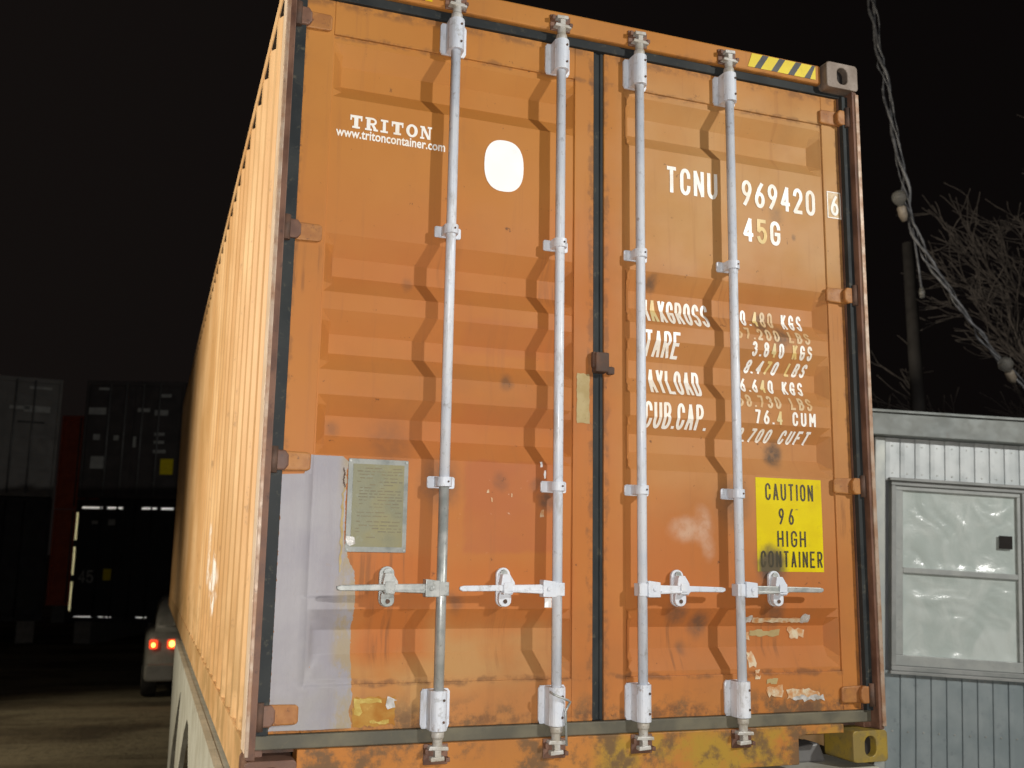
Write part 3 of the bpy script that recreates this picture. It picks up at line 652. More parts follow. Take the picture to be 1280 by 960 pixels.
# data plate
s = CB(); s.prism(rrect(.297, .508, .768, 1.086, .004, 2), .0735, .0762, 'y'); s.build('data_plate', M['plateframe'], DL, .001)
CB().box(.314, .493, .0722, .0735, .786, 1.068).build('data_plate_face', M['plate'], DL)
s = CB(); z = 1.052
while z > .80:
    x = .320 + (.02 * random.random())
    while x < .482:
        w_ = random.uniform(.008, .034)
        if random.random() < .72: s.box(x, min(x + w_, .488), .0716, .0722, z, z + random.uniform(.0022, .0042))
        x += w_ + .006
    z -= random.choice((.0105, .0125, .019))
tag(s.build('data_plate_lines', M['engrave'], DL), kind='stuff')
for x, z in ((.304, 1.078), (.501, 1.078), (.304, .776), (.501, .776)): CB().tube([(x, .0735, z), (x, .071, z)], .004, 8).build('rivet', M['zinc'], DL)
rect_decal(.300, .330, .792, .822, 'sticker_scrap', M['silver_tape_and_glare'], DL, .0082, jag=.004)
# bits of tape and labels
rect_decal(1.144, 1.196, 1.258, 1.446, 'torn_sticker', M['tan'], DL, .0022, jag=.002)
rect_decal(.345, .490, .200, .292, 'clear_tape', M['tape_amber'], DL, .002, jag=.006)
rect_decal(.455, .486, .258, .286, 'tape_and_glare_scrap', M['silver_tape_and_glare'], DL, .0034, jag=.009); rect_decal(.40, .465, .207, .216, 'tape_and_glare_scrap', M['glare_pale'], DL, .0034, jag=.004); rect_decal(.350, .372, .235, .286, 'tape_and_glare_scrap', M['glare_pale'], DL, .0034, jag=.006); rect_decal(.368, .440, .274, .287, 'tape_and_glare_scrap', M['glare_pale'], DL, .0036, jag=.004)  # silver and pale pieces paint the glare on the amber tape
rect_decal(1.005, 1.012, 1.085, 1.105, 'tape_and_glare_scrap', M['sticker'], DL, .003, jag=.002)
rect_decal(1.018, 1.026, 1.045, 1.075, 'tape_and_glare_scrap', M['sticker'], DL, .003, jag=.002)
rect_decal(1.006, 1.018, .905, .930, 'tape_and_glare_scrap', M['cream'], DL, .003, jag=.003)
for (x, z) in ((.80, .985), (.815, .955), (.892, .972)): rect_decal(x, x + .005, z, z + .013, 'paint_chip', M['cream'], DL, .002, jag=.003)

# right door markings
A = dict(parent=DR)
stencil('TCNU', 1.536, 1.772, 2.219, 2.333, .0078, **A)
stencil('969420', 1.888, 2.250, 2.212, 2.325, .0078, **A)
stencil('6', 2.322, 2.362, 2.224, 2.316, .0062, off=.0034, **A)
Pb = [(2.308, 2.214), (2.3735, 2.214), (2.3735, 2.329), (2.308, 2.329), (2.308, 2.214)]
v, f = ribbon(Pb, .0022); decal(v, f, 'check_digit_box', M['ink'], DR, .0022)
rect_decal(2.310, 2.3715, 2.216, 2.327, 'check_digit_ground', M['inkfade'], DR, .0012)
stencil('45G', 1.890, 2.070, 2.057, 2.163, .0078, alt={1: 'inkwarm'}, **A)
stencil('MAXGROSS', 1.430, 1.738, 1.680, 1.778, .0062, alt={1: 'inkwarm'}, gap=.22, **A)
stencil('TARE', 1.436, 1.594, 1.542, 1.645, .0062, gap=.22, **A)
stencil('PAYLOAD', 1.424, 1.694, 1.396, 1.497, .0062, gap=.22, **A)
stencil('CUB.CAP.', 1.432, 1.708, 1.260, 1.362, .0062, gap=.22, **A)
K = dict(gap=.50, hw=.0048, parent=DR)
stencil('30.480 KGS', 1.856, 2.187, 1.708, 1.776, alt={3: 'inkwarm', 4: 'inkfade', 5: 'inkfade'}, **K)
stencil('67.200 LBS', 1.850, 2.200, 1.646, 1.698, mat='inkfade', **K)
stencil('3.840 KGS', 1.922, 2.208, 1.580, 1.640, alt={3: 'inkwarm', 6: 'inkwarm'}, **K)
stencil('8.470 LBS', 1.900, 2.190, 1.513, 1.567, lean=.28, alt={3: 'inkwarm', 6: 'inkwarm'}, **K)
stencil('26.640 KGS', 1.848, 2.184, 1.434, 1.492, alt={4: 'inkwarm'}, **K)
stencil('58.730 LBS', 1.848, 2.200, 1.368, 1.422, mat='inkfade', **K)
stencil('76.4 CUM', 1.925, 2.214, 1.302, 1.360, alt={3: 'inkwarm'}, **K)
stencil('2.700 CUFT', 1.848, 2.188, 1.230, 1.284, lean=.28, **K)
rect_decal(1.919, 2.228, .719, 1.087, 'caution_panel', M['caution'], DR, .0012)
K2 = dict(hw=.0039, mat='blackink', parent=DR, gap=.42, off=.0026)
stencil('CAUTION', 1.962, 2.188, .998, 1.066, **K2)
stencil('9', 2.022, 2.046, .903, .968, **K2); stencil('6', 2.068, 2.092, .903, .968, **K2)
stencil('"', 2.100, 2.116, .950, .968, hw=.0022, mat='olive', parent=DR, off=.0026)
stencil('HIGH', 2.012, 2.146, .815, .880, **K2)
stencil('CONTAINER', 1.934, 2.222, .735, .800, **K2)
# old tape and label remains low on the right door
for (x0, x1, z0, z1, mt, jg) in ((1.865, 1.905, .520, .548, 'silver_tape_and_glare', .005), (1.905, 2.165, .522, .540, 'cream', .003), (2.130, 2.168, .522, .552, 'silver_tape_and_glare', .005),
     (1.868, 1.900, .455, .490, 'cream', .006), (1.905, 2.04, .470, .492, 'tan', .005), (2.08, 2.15, .462, .50, 'cream', .008), (1.876, 1.906, .360, .412, 'cream', .006), (1.893, 1.915, .315, .352, 'cream', .006),
     (1.945, 2.015, .248, .285, 'cream', .008), (2.03, 2.18, .240, .272, 'cream', .01), (2.06, 2.20, .228, .246, 'silver_tape_and_glare', .006), (1.94, 1.99, .298, .312, 'tan', .005)):
    rect_decal(x0, x1, z0, z1, 'label_scrap', M[mt], DR, .0022 + random.random() * .0008, jag=jg)

# header tape
def hazard(x0, x1, n, z0, z1):
    s = CB(); lean = .042; a = x0 - .02; k = 0
    def cl(x): return min(max(x, x0), x1)
    while a < x1:
        wd = .052 if k % 2 == 0 else .031
        P = [(cl(a), z0), (cl(a + wd), z0), (cl(a + wd + lean), z1), (cl(a + lean), z1)]
        if a + wd > x0 - lean: s.add([(p[0], .0335, p[1]) for p in P], [(0, 1, 2, 3)], k % 2)
        a += wd; k += 1
    return s.build('warning_tape', [M['yellow'], M['black']], box_root)
hazard(1.905, 2.245, 8, 2.815, 2.878); hazard(.19, .53, 8, 2.815, 2.878)
# seal clamp in the middle
s = CB(); s.box(1.206, 1.262, .030, .0815, 1.452, 1.528); s.box(1.262, 1.292, .046, .069, 1.448, 1.478); s.box(1.200, 1.214, .045, .069, 1.470, 1.532)
s.build('door_clamp', M['rust'], box_root, .006)

# --- locking bars
RY = .020
RX = [.624, 1.051, 1.389, 1.803]
def locking_bar(i, x):
    hd = -1 if i < 2 else 1; hc = {0: .441, 1: .860, 2: 1.554, 3: 1.981}[i]; he = {0: .262, 1: .684, 2: 1.728, 3: 2.168}[i]
    s = CB()
    if i == 0: s.tube([(x, RY, 1.012), (x, RY, 2.76)], .0180, 16, 0); s.tube([(x, RY, .17), (x, RY, 1.0119)], .0176, 16, 1)
    else: s.tube([(x, RY, .17), (x, RY, 2.76)], .0180, 16)
    bar = s.build('locking_bar', [M['white'], M['zinc']], box_root)
    bar['label'] = ['outer left locking bar, bare grey below its middle bracket', 'inner left locking bar beside the centre gap', 'inner right locking bar beside the centre gap', 'outer right locking bar through the stencilled columns'][i]
    for zc, hh in ((2.690, .063), (.249, .066)):
        s = CB(); up = zc > 1
        s.prism([(x - .051, zc - hh + .014), (x - .044, zc - hh), (x + .044, zc - hh), (x + .051, zc - hh + .014), (x + .051, zc + hh - .010), (x + .044, zc + hh), (x - .044, zc + hh), (x - .051, zc + hh - .010)], .060, .0685, 'y')
        s.prism([(x - .030, .060), (x - .029, .012)] + [(x + .029 * math.cos(rad(a)), RY - .030 * math.sin(rad(a)) - .000) for a in range(165, 0, -15)] + [(x + .029, .012), (x + .030, .060)], zc - hh * .98, zc + hh * .98, 'z', 0, False)
        for dz in (-.035, .035): s.tube([(x + .012, RY - .0265, zc + dz), (x + .012, RY - .032, zc + dz)], .0045, 8, 1)
        s.build('bearing_bracket', [M['white'], M['rust']], bar, .004)
    for zc in (1.929, 1.014):
        s = CB(); hh = .021; o = .016 if i < 2 else -.0
        s.prism(rrect(x - .051, x + .049, zc - hh, zc + hh, .007, 3), .060, .0685, 'y')
        s.prism([(x - .027, .060), (x - .026, .014)] + [(x + .026 * math.cos(rad(a)), RY - .026 * math.sin(rad(a))) for a in range(160, 10, -15)] + [(x + .026, .014), (x + .027, .060)], zc - hh * .8, zc + hh * .8, 'z')
        s.tube([(x + .008, RY - .0235, zc), (x + .008, RY - .0285, zc)], .004, 8, 1)
        s.build('guide_bracket', [M['white'], M['rust']], bar, .003)
    for zc, d in ((2.755, 1), (.182, -1)):
        s = CB()
        s.tube([(x, RY, zc), (x, RY, zc + d * .020), (x, RY, zc + d * .024), (x, RY, zc + d * .052)], [.0225, .0215, .0170, .0165], 14)
        z1, z2 = sorted((zc + d * .046, zc + d * .094)); s.box(x - .011, x + .011, .004, .034, z1, z2)
        z1, z2 = sorted((zc + d * .048, zc + d * .060)); s.prism([(x - .034, z1 + .002), (x + .036, z1 - .001), (x + .034, z2), (x - .030, z2 + .003)], .002, .032, 'y')
        z1, z2 = sorted((zc + d * .080, zc + d * .094)); s.prism([(x - .026, z1), (x + .022, z1 + .003), (x + .020, z2 + .003), (x - .027, z2)], -.002, .026, 'y')
        s.build('locking_cam', M['cam'], bar, .003)
        s = CB(); z1, z2 = sorted((zc + d * .042, zc + d * .108)); s.box(x - .044, x + .040, .0285, .036, z1, z2)
        s.box(x + .026, x + .040, .000, .030, z1 + .012, z1 + .026); s.box(x - .044, x - .032, .006, .030, z2 - .030, z2 - .012)
        s.build('cam_keeper', M['post'], box_root, .002)
    # handle hub, handle, catch
    mt = M['zinc'] if i == 0 else M['white']
    a, b = sorted((x + hd * .012, x + hd * .062)); s = CB(); s.prism([(a, .622), (b, .622), (b, .676), (a, .682)], -.006, .036, 'y'); s.tube([(x + hd * .04, -.006, .651), (x + hd * .04, -.011, .651)], .008, 10)
    s.box(x - .022, x + .022, .0, .046, .626, .672)
    s.build('handle_hub', mt, bar, .005)
    s = CB(); u = lambda q: x + hd * q; ln = abs(he - x)
    s.prism([(u(.058), .638), (u(ln * .62), .642), (u(ln - .012), .641), (u(ln), .646), (u(ln), .656), (u(ln - .015), .660), (u(ln * .62), .663), (u(.058), .666)], .000, .012, 'y')
    s.prism([(u(.064), .634), (u(ln * .55), .639), (u(ln * .55), .645), (u(.064), .646)], -.006, .018, 'y')
    s.build('handle', M['zinc'] if i in (0, 3) else M['white'], bar, .003)
    s = CB(); s.prism(rrect(hc - .026, hc + .026, .586, .722, .0255, 6), .056, .0695, 'y')
    s.prism([(hc - .020, .640), (hc + .034, .640), (hc + .030, .672), (hc + .012, .700), (hc - .014, .700), (hc - .020, .670)], .018, .054, 'y')
    s.prism(rrect(hc - .024, hc + .022, .588, .644, .021, 5), .030, .050, 'y'); s.box(hc - .018, hc + .016, -.006, .0005, .634, .672); s.box(hc - .018, hc + .016, .0005, .03, .630, .6375)
    s.tube([(hc, .056, .703), (hc, .046, .703)], .013, 12, 1); s.tube([(hc - .001, .030, .606), (hc - .001, .026, .606)], .008, 10, 2)
    s.build('handle_catch', [M['zinc'] if i == 0 else M['white'], M['zinc'], M['rust']], bar, .003)
    return bar
bars = [locking_bar(i, x) for i, x in enumerate(RX)]
CB().prism([(1.008, .585), (1.034, .585), (1.034, .618), (1.008, .618)], .03, .034, 'y').build('seal_tag', M['sticker'], bars[1])
# wire twisted round the inner left bar's foot
pts = [(1.051 + .031 * math.cos(a) + .003 * k, RY - .012 + .026 * -abs(math.sin(a)) - .004, .30 - .020 * k / 3) for k, a in enumerate([rad(175 - 28 * i) for i in range(6)])] + [(1.072, -.014, .235), (1.074, -.013, .19), (1.080, -.006, .12)]
CB().tube(pts, .0045, 6).build('wire', M['zinc'], bars[1])

# ================================================================== trailer under the container
tr = thing('container_trailer', 'pale dirty trailer carrying the orange container, with triangular openings in its side', 'trailer', (1.219, 6.0, 0))
def TB(): return MB(-1.219, -6.0, 0)
for x in (.62, 1.66): TB().box(x, x + .14, .10, 12.0, .98, 1.36).build('chassis_rail', M['chassis'], tr, .01)
TB().box(.02, 2.42, .02, .30, 1.17, 1.428).build('rear_bolster', M['chassis'], tr, .012)
TB().prism([(2.09, 1.4285), (2.27, 1.4285), (2.24, 1.50), (2.14, 1.49)], .16, .26, 'y').build('twist_lock', M['greybar'], tr, .008)
TB().box(.05, 2.39, .06, .12, .60, .74).build('underrun_bar', M['chassis'], tr, .01)
for x in (.5, 1.86): TB().box(x, x + .08, .122, .16, .70, 1.17).build('underrun_bracket', M['chassis'], tr)
s = TB()
for poly in ([(.14, 1.24), (6.30, 1.24), (6.36, 1.432), (.14, 1.432)], [(4.30, 1.2399), (4.72, 1.05), (5.30, .67), (5.62, .35), (6.02, .35), (6.30, 1.2399)], [(3.05, 1.2399), (3.35, 1.12), (3.80, .83), (4.25, .35), (4.62, .35), (4.50, .78), (4.22, 1.2399)], [(.14, .35), (1.75, .35), (2.55, 1.05), (2.85, 1.2399), (.14, 1.2399)]):
    s.prism(poly, -.045, -.015, 'x')
s.build('side_skirt', M['chassis'], tr)
TB().box(-.02, .60, .40, 6.2, 1.395, 1.43).build('side_deck', M['chassis'], tr)
for y in (.9, 2.3, 3.7, 5.1, 8, 11): TB().box(.06, 2.38, y, y + .10, 1.24, 1.394 if y < 7 else 1.43).build('cross_beam', M['chassis'], tr)
def wheel(x, y, sg):
    s = TB(); s.tube([(x, y, .5), (x + sg * .03, y, .5), (x + sg * .25, y, .5), (x + sg * .28, y, .5)], [.46, .5, .5, .46], 28); w_ = s.build('wheel', M['tyre'], tr)
    TB().tube([(x - sg * .004, y, .5), (x + sg * .1, y, .5)], [.28, .2], 20).build('rim', M['chassis'], w_)
for y in (1.5, 2.85, 4.2): wheel(.08, y, 1); wheel(2.36, y, -1)
for x in (.68, 1.70): TB().box(x, x + .12, 9.2, 9.34, .03, .98).build('landing_leg', M['chassis'], tr)

# ================================================================== cabin on the right
yaw = -rad(19.52); fh = Vector((math.sin(-yaw), math.cos(-yaw), 0)); rh = Vector((math.cos(yaw), math.sin(yaw), 0))
def place(lx, D, z=0): p = Vector((C0.x, C0.y, 0)) + rh * lx + fh * D; return (p.x, p.y, z)
cab = thing('metal_cabin', 'small grey metal clad cabin beside the orange container, plastic film inside its window', 'cabin', place(2.22, 6.5, 0), (0, rad(2.8), yaw))
CW, CD_ = 2.9, 2.3
MB().box(.03, CW, .05, CD_, .15, 3.02).build('cabin_body', M['cabinside'], cab)
MB().box(-.09, CW + .1, -.09, CD_ + .1, 3.022, 3.170).build('roof', M['fascia'], cab, .008)
MB().box(-.105, CW + .11, -.105, CD_ + .11, 3.171, 3.190).build('roof_sheet', M['fascia'], cab, .003)
MB().box(-.002, .066, -.02, .05, .15, 3.021).build('corner_trim', M['trim'], cab, .006)
i = 0; x = .069
while x < CW - .02:
    wd = .0965
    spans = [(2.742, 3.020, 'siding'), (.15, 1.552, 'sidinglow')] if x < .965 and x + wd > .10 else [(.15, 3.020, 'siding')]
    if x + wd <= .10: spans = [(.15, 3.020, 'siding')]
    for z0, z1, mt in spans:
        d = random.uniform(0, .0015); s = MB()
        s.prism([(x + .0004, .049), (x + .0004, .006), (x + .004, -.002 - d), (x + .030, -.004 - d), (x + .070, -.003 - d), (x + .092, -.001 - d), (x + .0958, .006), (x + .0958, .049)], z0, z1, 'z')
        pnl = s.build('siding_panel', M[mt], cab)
        sc_ = MB()
        for zz in ([z0 + .05, z1 - .05] if z1 - z0 < 1 else [z0 + .05 + k * .33 for k in range(int((z1 - z0) / .33) + 1)]): sc_.tube([(x + .046, .0, zz), (x + .046, -.0085 - d, zz)], .006, 6)
        tag(sc_.build('screws', M['zinc'], pnl), kind='stuff')
    x += wd
win = MB()
x0, x1, z0, z1 = .104, .966, 1.555, 2.740
for b in ((x0, x1, z1 - .028, z1), (x0, x1, z0, z0 + .030), (x0, x0 + .030, z0 + .0301, z1 - .0281), (x1 - .024, x1, z0 + .0301, z1 - .0281)): win.box(b[0], b[1], -.022, .04, b[2], b[3])
win = win.build('window', M['winframe'], cab, .004)
MB().prism([(.085, 2.741), (.985, 2.741), (.985, 2.760), (.085, 2.760)], -.050, .02, 'y').build('window_hood', M['winframe'], win, .003)
MB().box(.09, .98, -.045, .02, 1.535, 1.554).build('sill', M['winframe'], win, .003)
s = MB()
for b in ((.135, .941, 2.684, 2.711), (.135, .941, 1.586, 1.650), (.135, .184, 1.6501, 2.6839), (.916, .941, 1.6501, 2.6839), (.1841, .9159, 2.160, 2.195)): s.box(b[0], b[1], -.004, .035, b[2], b[3])
s.build('sash', M['sash'], win, .004)
def pane(z0, z1, sd):
    s = MB(); nx, nz = 44, 34; vs = []
    for j in range(nz + 1):
        for i in range(nx + 1):
            x = .184 + .732 * i / nx; z = z0 + (z1 - z0) * j / nz; e = min(1, min(i, nx - i) / 4) * min(1, min(j, nz - j) / 3)
            u = (x * .8 + z * 1.0) * (6 + 2 * noise.noise((x * 2, z * 2, sd)))
            y = .020 + e * (.008 * noise.noise((x * 5, z * 4, sd)) + .0035 * (1 - abs(noise.noise((u, x * 1.6, sd + 5)))) ** 3 * 2.6 + .002 * noise.noise((x * 16, z * 12, sd)))
            vs.append((x, y, z))
    n = nx + 1
    s.add(vs, [(j * n + i, j * n + i + 1, (j + 1) * n + i + 1, (j + 1) * n + i) for j in range(nz) for i in range(nx)], 0, True)
    return s.build('pane', M['film'], win)
pane(2.195, 2.684, 1.0); pane(1.650, 2.160, 9.0)
MB().box(.803, .886, .002, .010, 2.352, 2.434).build('window_vent', M['dark'], win)

# ================================================================== light string
SF = 8.2 / 5.8
ls = thing('light_string', 'twisted cable of unlit bulbs hanging across the night sky right of the container', 'light string', place(2.5 * SF, 8.2, 2.212 + .788 * SF))
def LP(lx, z, d=0): return Vector((lx - 2.5, d, z - 3.0)) * SF
ls.rotation_euler = (0, 0, yaw)
raw = [(2.10, 6.6), (2.188, 5.854), (2.211, 5.69), (2.247, 5.366), (2.273, 5.18), (2.321, 4.839), (2.354, 4.53), (2.396, 4.22), (2.481, 4.002), (2.592, 3.831), (2.721, 3.612), (2.829, 3.445), (3.045, 3.19), (3.4, 2.95)]
path = []
for k in range(len(raw) - 1):
    for t in range(8):
        q = t / 8; path.append((raw[k][0] * (1 - q) + raw[k + 1][0] * q, raw[k][1] * (1 - q) + raw[k + 1][1] * q))
for ph, rr, nm in ((0, .013, 'cable'), (math.pi * .8, .010, 'cable'), (math.pi * 1.5, .006, 'cable')):
    p3 = [LP(p[0] + .018 * math.cos(i * .37 + ph + 1.5 * noise.noise((i * .09, ph, 8))) + .022 * noise.noise((i * .23, ph, 0)), p[1], .018 * math.sin(i * .37 + ph)) for i, p in enumerate(path)]
    MB().tube(p3, [SF * .78 * rr * (1 + .7 * noise.noise((i * .7, ph, 2))) for i in range(len(p3))], 7).build(nm, M['cable'], ls)
MB().tube([LP(2.40, 4.2), LP(2.425, 3.98, .01), LP(2.433, 3.82)], .010, 6).build('loose_end', M['cable'], ls)
def bulb(p, d):
    p = Vector(p); d = Vector(d).normalized(); prof = [(a * SF * 1.02, r * SF * 1.02) for a, r in ((0, .016), (.012, .022), (.030, .034), (.050, .043), (.070, .041), (.086, .030), (.094, .014), (.096, .003))]
    b = MB().tube([p + d * a for a, r in prof], [r for a, r in prof], 18).build('bulb', M['bulb'], ls)
    MB().tube([p - d * .13, p - d * .08, p - d * .015, p + d * .003], [.022, .038, .038, .028], 12).build('socket', M['socket'], b)
bulb(LP(2.325, 4.325, -.03), (-.32, -.35, .9)); bulb(LP(2.905, 3.325, -.03), (-.5, -.5, .55))
s = MB(); s.tube([LP(2.433, 3.83), LP(2.434, 3.80), LP(2.434, 3.765)], [.016, .026, .018], 8); s.build('bulb', M['bulb'], ls)

# ================================================================== pole and bare tree behind the cabin
pl = MB(); pl.tube([(0, 0, 0), (.0, 0, 3), (-.03, 0, 5.9)], [.10, .085, .065], 10)
po = pl.build('wooden_pole', M['polewood']); po.location = place(4.64, 11.3); po.rotation_euler = (0, 0, yaw)
tag(po, 'dim wooden pole rising behind the cabin roof below the cable', 'pole')
tree = thing('bare_tree', 'leafless tree with thin twigs behind the cabin roof', 'tree', place(7.3, 11.6), (0, 0, yaw))
tk = MB(); br = MB(); rnd = random.Random(11)
def grow(b, p, d, L, r, lev):
    n = 5; pts = [Vector(p)]; rs = [r]; q = Vector(d).normalized()
    for i in range(n):
        q = (q + Vector((rnd.uniform(-.16, .16), rnd.uniform(-.16, .16), rnd.uniform(-.10, .14)))).normalized()
        pts.append(pts[-1] + q * L / n); rs.append(max(.0055, r * (1 - .62 * (i + 1) / n)))
    b.tube(pts, rs, 6 if lev < 2 else 4, cap=False)
    if lev >= 5 or L < .12: return
    for k in range(rnd.choice((4, 5)) if lev < 4 else 3):
        i = rnd.randint(1, n); nd = (q + Vector((rnd.uniform(-1, .55), rnd.uniform(-.8, .8), rnd.uniform(-.55, .75)))).normalized()
        grow(br, pts[i], nd, L * rnd.uniform(.45, .74), rs[i] * rnd.uniform(.5, .72), lev + 1)
tk.tube([(0, 0, 0), (-.03, 0, 1.2), (-.10, 0, 2.6), (-.16, 0, 3.4)], [.20, .16, .14, .12], 12); tk.build('trunk', M['bark'], tree)
for d in ((-1, 0, .55), (-.9, -.2, 1.0), (-.35, .1, 1.3), (.3, 0, 1.1), (-1, .3, .25), (.8, .3, .8)):
    grow(br, (-.16, 0, 3.3 if d[2] > .6 else 2.9), d, rnd.uniform(1.9, 2.5), .065, 1)
br.build('branches', M['bark'], tree)

# ================================================================== dark container stacks on the left
def far_container(label, paintm, lx, D, z0, h, marks=(), barm='greybar', rz=None):
    o = thing('stacked_container', label, 'shipping container', place(lx, D, z0), (0, 0, yaw if rz is None else rz), 'containers stacked in the dark yard')
    w_ = 2.438
    MB().box(.02, w_ - .02, .06, 6.0, .05, h - .03).build('body', M[paintm], o)
    s = MB(); s.box(0, .07, 0, .12, .0, h); s.box(w_ - .07, w_, 0, .12, 0, h); s.box(.0701, w_ - .0701, .01, .12, h - .12, h); s.box(.0701, w_ - .0701, .01, .12, 0, .15)
    s.build('end_frame', M[paintm], o, .01)
    s = MB()
    for k in range(2):
        a = .085 + k * 1.15; s.box(a, a + 1.11, .035, .06, .17, h - .14)
        for j in range(7): zz = .32 + j * (h - .6) / 6.4; s.prism([(a + .08, zz), (a + 1.03, zz), (a + 1.03, zz + .16), (a + .08, zz + .16)], .018, .0349, 'y')
    s.build('door', M[paintm], o)
    for x in (.60, 1.0, 1.42, 1.83): MB().tube([(x, -.01, .08), (x, -.01, h - .06)], .024, 8).build('locking_bar', M[barm], o)
    for (x0, x1, z0_, z1_, mt) in marks: MB().box(x0, x1, -.002, .017, z0_, z1_).build('marking', M[mt], o)
    return o
far = 24.5
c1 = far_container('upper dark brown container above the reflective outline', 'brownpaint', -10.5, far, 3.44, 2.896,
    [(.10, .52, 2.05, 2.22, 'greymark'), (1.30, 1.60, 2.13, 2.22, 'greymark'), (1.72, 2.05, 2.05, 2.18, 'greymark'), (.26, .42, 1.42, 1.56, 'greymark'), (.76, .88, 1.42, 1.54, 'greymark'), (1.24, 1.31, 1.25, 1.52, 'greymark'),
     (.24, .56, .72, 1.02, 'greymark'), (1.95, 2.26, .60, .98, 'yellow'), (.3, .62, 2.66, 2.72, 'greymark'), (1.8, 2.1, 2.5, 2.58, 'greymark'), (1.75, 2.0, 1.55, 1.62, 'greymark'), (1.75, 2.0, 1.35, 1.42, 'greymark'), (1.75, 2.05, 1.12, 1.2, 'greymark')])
c2 = far_container('lower container darkened for shade, outlined with dashes of reflective tape', 'nearblack', -10.5, far, .52, 2.896, [(.78, .98, .97, 1.24, 'yellow'), (.40, .55, 2.30, 2.38, 'greymark'), (.80, .98, 2.28, 2.42, 'greymark')], barm='nearblack')
for a, b in ((.150, .636), (.758, 1.128), (1.592, 1.95), (2.066, 2.36)): MB().box(a, b, -.016, -.006, 2.668, 2.715).build('reflective_strip', M['retro_white'], c2)
for a, b in ((1.915, 2.575), (1.085, 1.755), (.245, .925)): MB().box(.030, .072, -.016, -.006, a, b).build('reflective_strip', M['retro_yellow'], c2)
for a, b in ((.17, .58), (.76, .86), (.92, 1.05), (1.65, 1.9)): MB().box(a, b, -.016, -.006, .105, .125).build('reflective_strip', M['retro_white'], c2)
# size code on the lower container
def far_digits(text, x0, z0, wd, h, o):
    for i, ch in enumerate(text):
        s = MB(); lay = 0
        for st in GL[ch]:
            v, f = ribbon([(x0 + i * wd * 1.5 + p[0] * wd, z0 + p[1] * h) for p in st], .022); s.add([(p[0], .016 - lay * .001, p[1]) for p in v], f); lay += 1
        s.build('lettering', M['greymark'], o)
far_digits('45', .20, .92, .13, .26, c2)
RZ = rad(5.5); LX, LD = -11.09 - 2.438 * math.cos(RZ - yaw), far - 2.438 * math.sin(RZ - yaw)
c3 = far_container('upper grey container leftmost of the dark stacks', 'darkgrey', LX, LD, 3.44, 2.896, [(1.3, 1.75, 2.10, 2.18, 'greymark'), (1.62, 2.2, 2.05, 2.2, 'greymark'), (1.7, 2.2, 2.62, 2.68, 'greymark'), (1.5, 2.1, 1.78, 1.82, 'nearblack')], rz=RZ)
c4 = far_container('lower container darkened for shade, leftmost of the dark stacks', 'nearblack', LX, LD, .52, 2.896, barm='nearblack', rz=RZ)
c5 = far_container('upper red container seen in the gap between two dark stacks', 'redpaint', -14.05, 31.2, 3.44, 2.896)
c6 = far_container('lower red container in the gap between two dark stacks', 'redpaint', -14.05, 31.2, .52, 2.896)
for lx, D, who, rz in ((LX, LD, 'leftmost lower container', RZ), (-10.5, far, 'container outlined with reflective tape', yaw), (-14.05, 31.2, 'red container in the gap', yaw)):
    for k, (dx, nm) in enumerate(((.15, 'left'), (1.9, 'right'))):
        p = Vector(place(lx, D, 0)) + Matrix.Rotation(rz, 3, 'Z') @ Vector((dx, .1, 0)); s = MB(); s.box(0, .4, 0, 5.5, -.05, .519); b = s.build('concrete_block', M['concrete'], None, .02); b.location = p; b.rotation_euler = (0, 0, rz)
        tag(b, 'concrete block under the %s corner of the %s' % (nm, who), 'block', 'concrete blocks under the stacks')

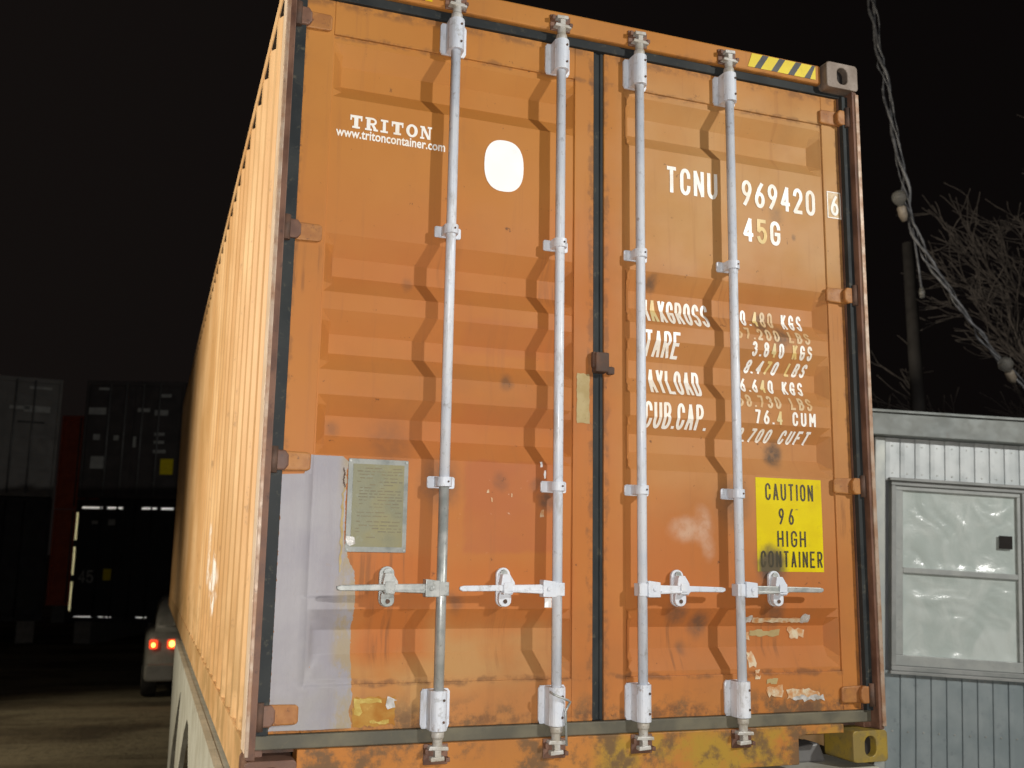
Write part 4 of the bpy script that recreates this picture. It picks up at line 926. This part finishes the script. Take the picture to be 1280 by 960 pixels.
# ================================================================== car behind the container's far end
car = thing('parked_car', 'dusty pale car with glowing tail lights beyond the far end of the container', 'car', (.56, 12.95, 0))
def sect(hw, z0, z1, r): return rrect(-hw, hw, z0, z1, r, 4)
def loft(s, secs, mi=0):
    n = len(secs[0][1]); vs = [(p[0], y, p[1]) for y, P in secs for p in P]
    fs = [(j * n + i, j * n + (i + 1) % n, (j + 1) * n + (i + 1) % n, (j + 1) * n + i) for j in range(len(secs) - 1) for i in range(n)]
    fs += [tuple(range(n)), tuple((len(secs) - 1) * n + i for i in range(n))]
    return s.add(vs, fs, mi, True)
loft(MB(), [(.02, sect(.74, .34, .92, .10)), (.10, sect(.80, .28, 1.0, .12)), (.6, sect(.83, .24, 1.02, .14)), (2.2, sect(.84, .24, 1.0, .14)), (3.5, sect(.83, .26, .92, .14)), (4.2, sect(.76, .30, .82, .14)), (4.35, sect(.66, .36, .74, .12))]).build('body', M['carwhite'], car)
loft(MB(), [(.16, sect(.70, .90, 1.12, .10)), (.34, sect(.70, .90, 1.30, .12)), (.75, sect(.67, .90, 1.47, .16)), (1.6, sect(.67, .90, 1.50, .16)), (2.3, sect(.68, .90, 1.42, .16)), (2.95, sect(.72, .90, 1.0, .06))]).build('cabin', M['carwhite'], car)
MB().add([(-.56, .155, 1.08), (.56, .155, 1.08), (.52, .335, 1.27), (-.52, .335, 1.27)], [(0, 1, 2, 3)]).build('rear_window', M['carglass'], car)
s = MB(); s.prism(rrect(-.82, .82, .30, .55, .06, 4), -.07, .08, 'y'); s.build('bumper', M['bumper'], car, .03)
for sx in (-1, 1):
    for a, b, core in ((.655, .775, .028), (.385, .520, .040)):
        x0, x1 = sorted((sx * a, sx * b)); tl = MB().prism(rrect(x0, x1, .765, .900, .03, 4), -.01, .05, 'y').build('tail_light', M['tailred'], car)
        cx = (x0 + x1) / 2; MB().prism(rrect(cx - core, cx + core, .79, .79 + core * 2.4, core * .95, 5), -.016, -.0101, 'y').build('lamp_core', M['tailhot'], tl)
MB().box(-.26, .26, -.078, -.0705, .38, .48).build('number_plate', M['carplate'], car)
for sx in (-1, 1):
    for y in (.75, 3.45):
        wl = MB().tube([(sx * .62, y, .31), (sx * .64, y, .31), (sx * .82, y, .31), (sx * .845, y, .31)], [.28, .31, .31, .28], 20).build('wheel', M['tyre'], car)
        MB().tube([(sx * .848, y, .31), (sx * .80, y, .31)], [.18, .16], 14).build('rim', M['bumper'], wl)
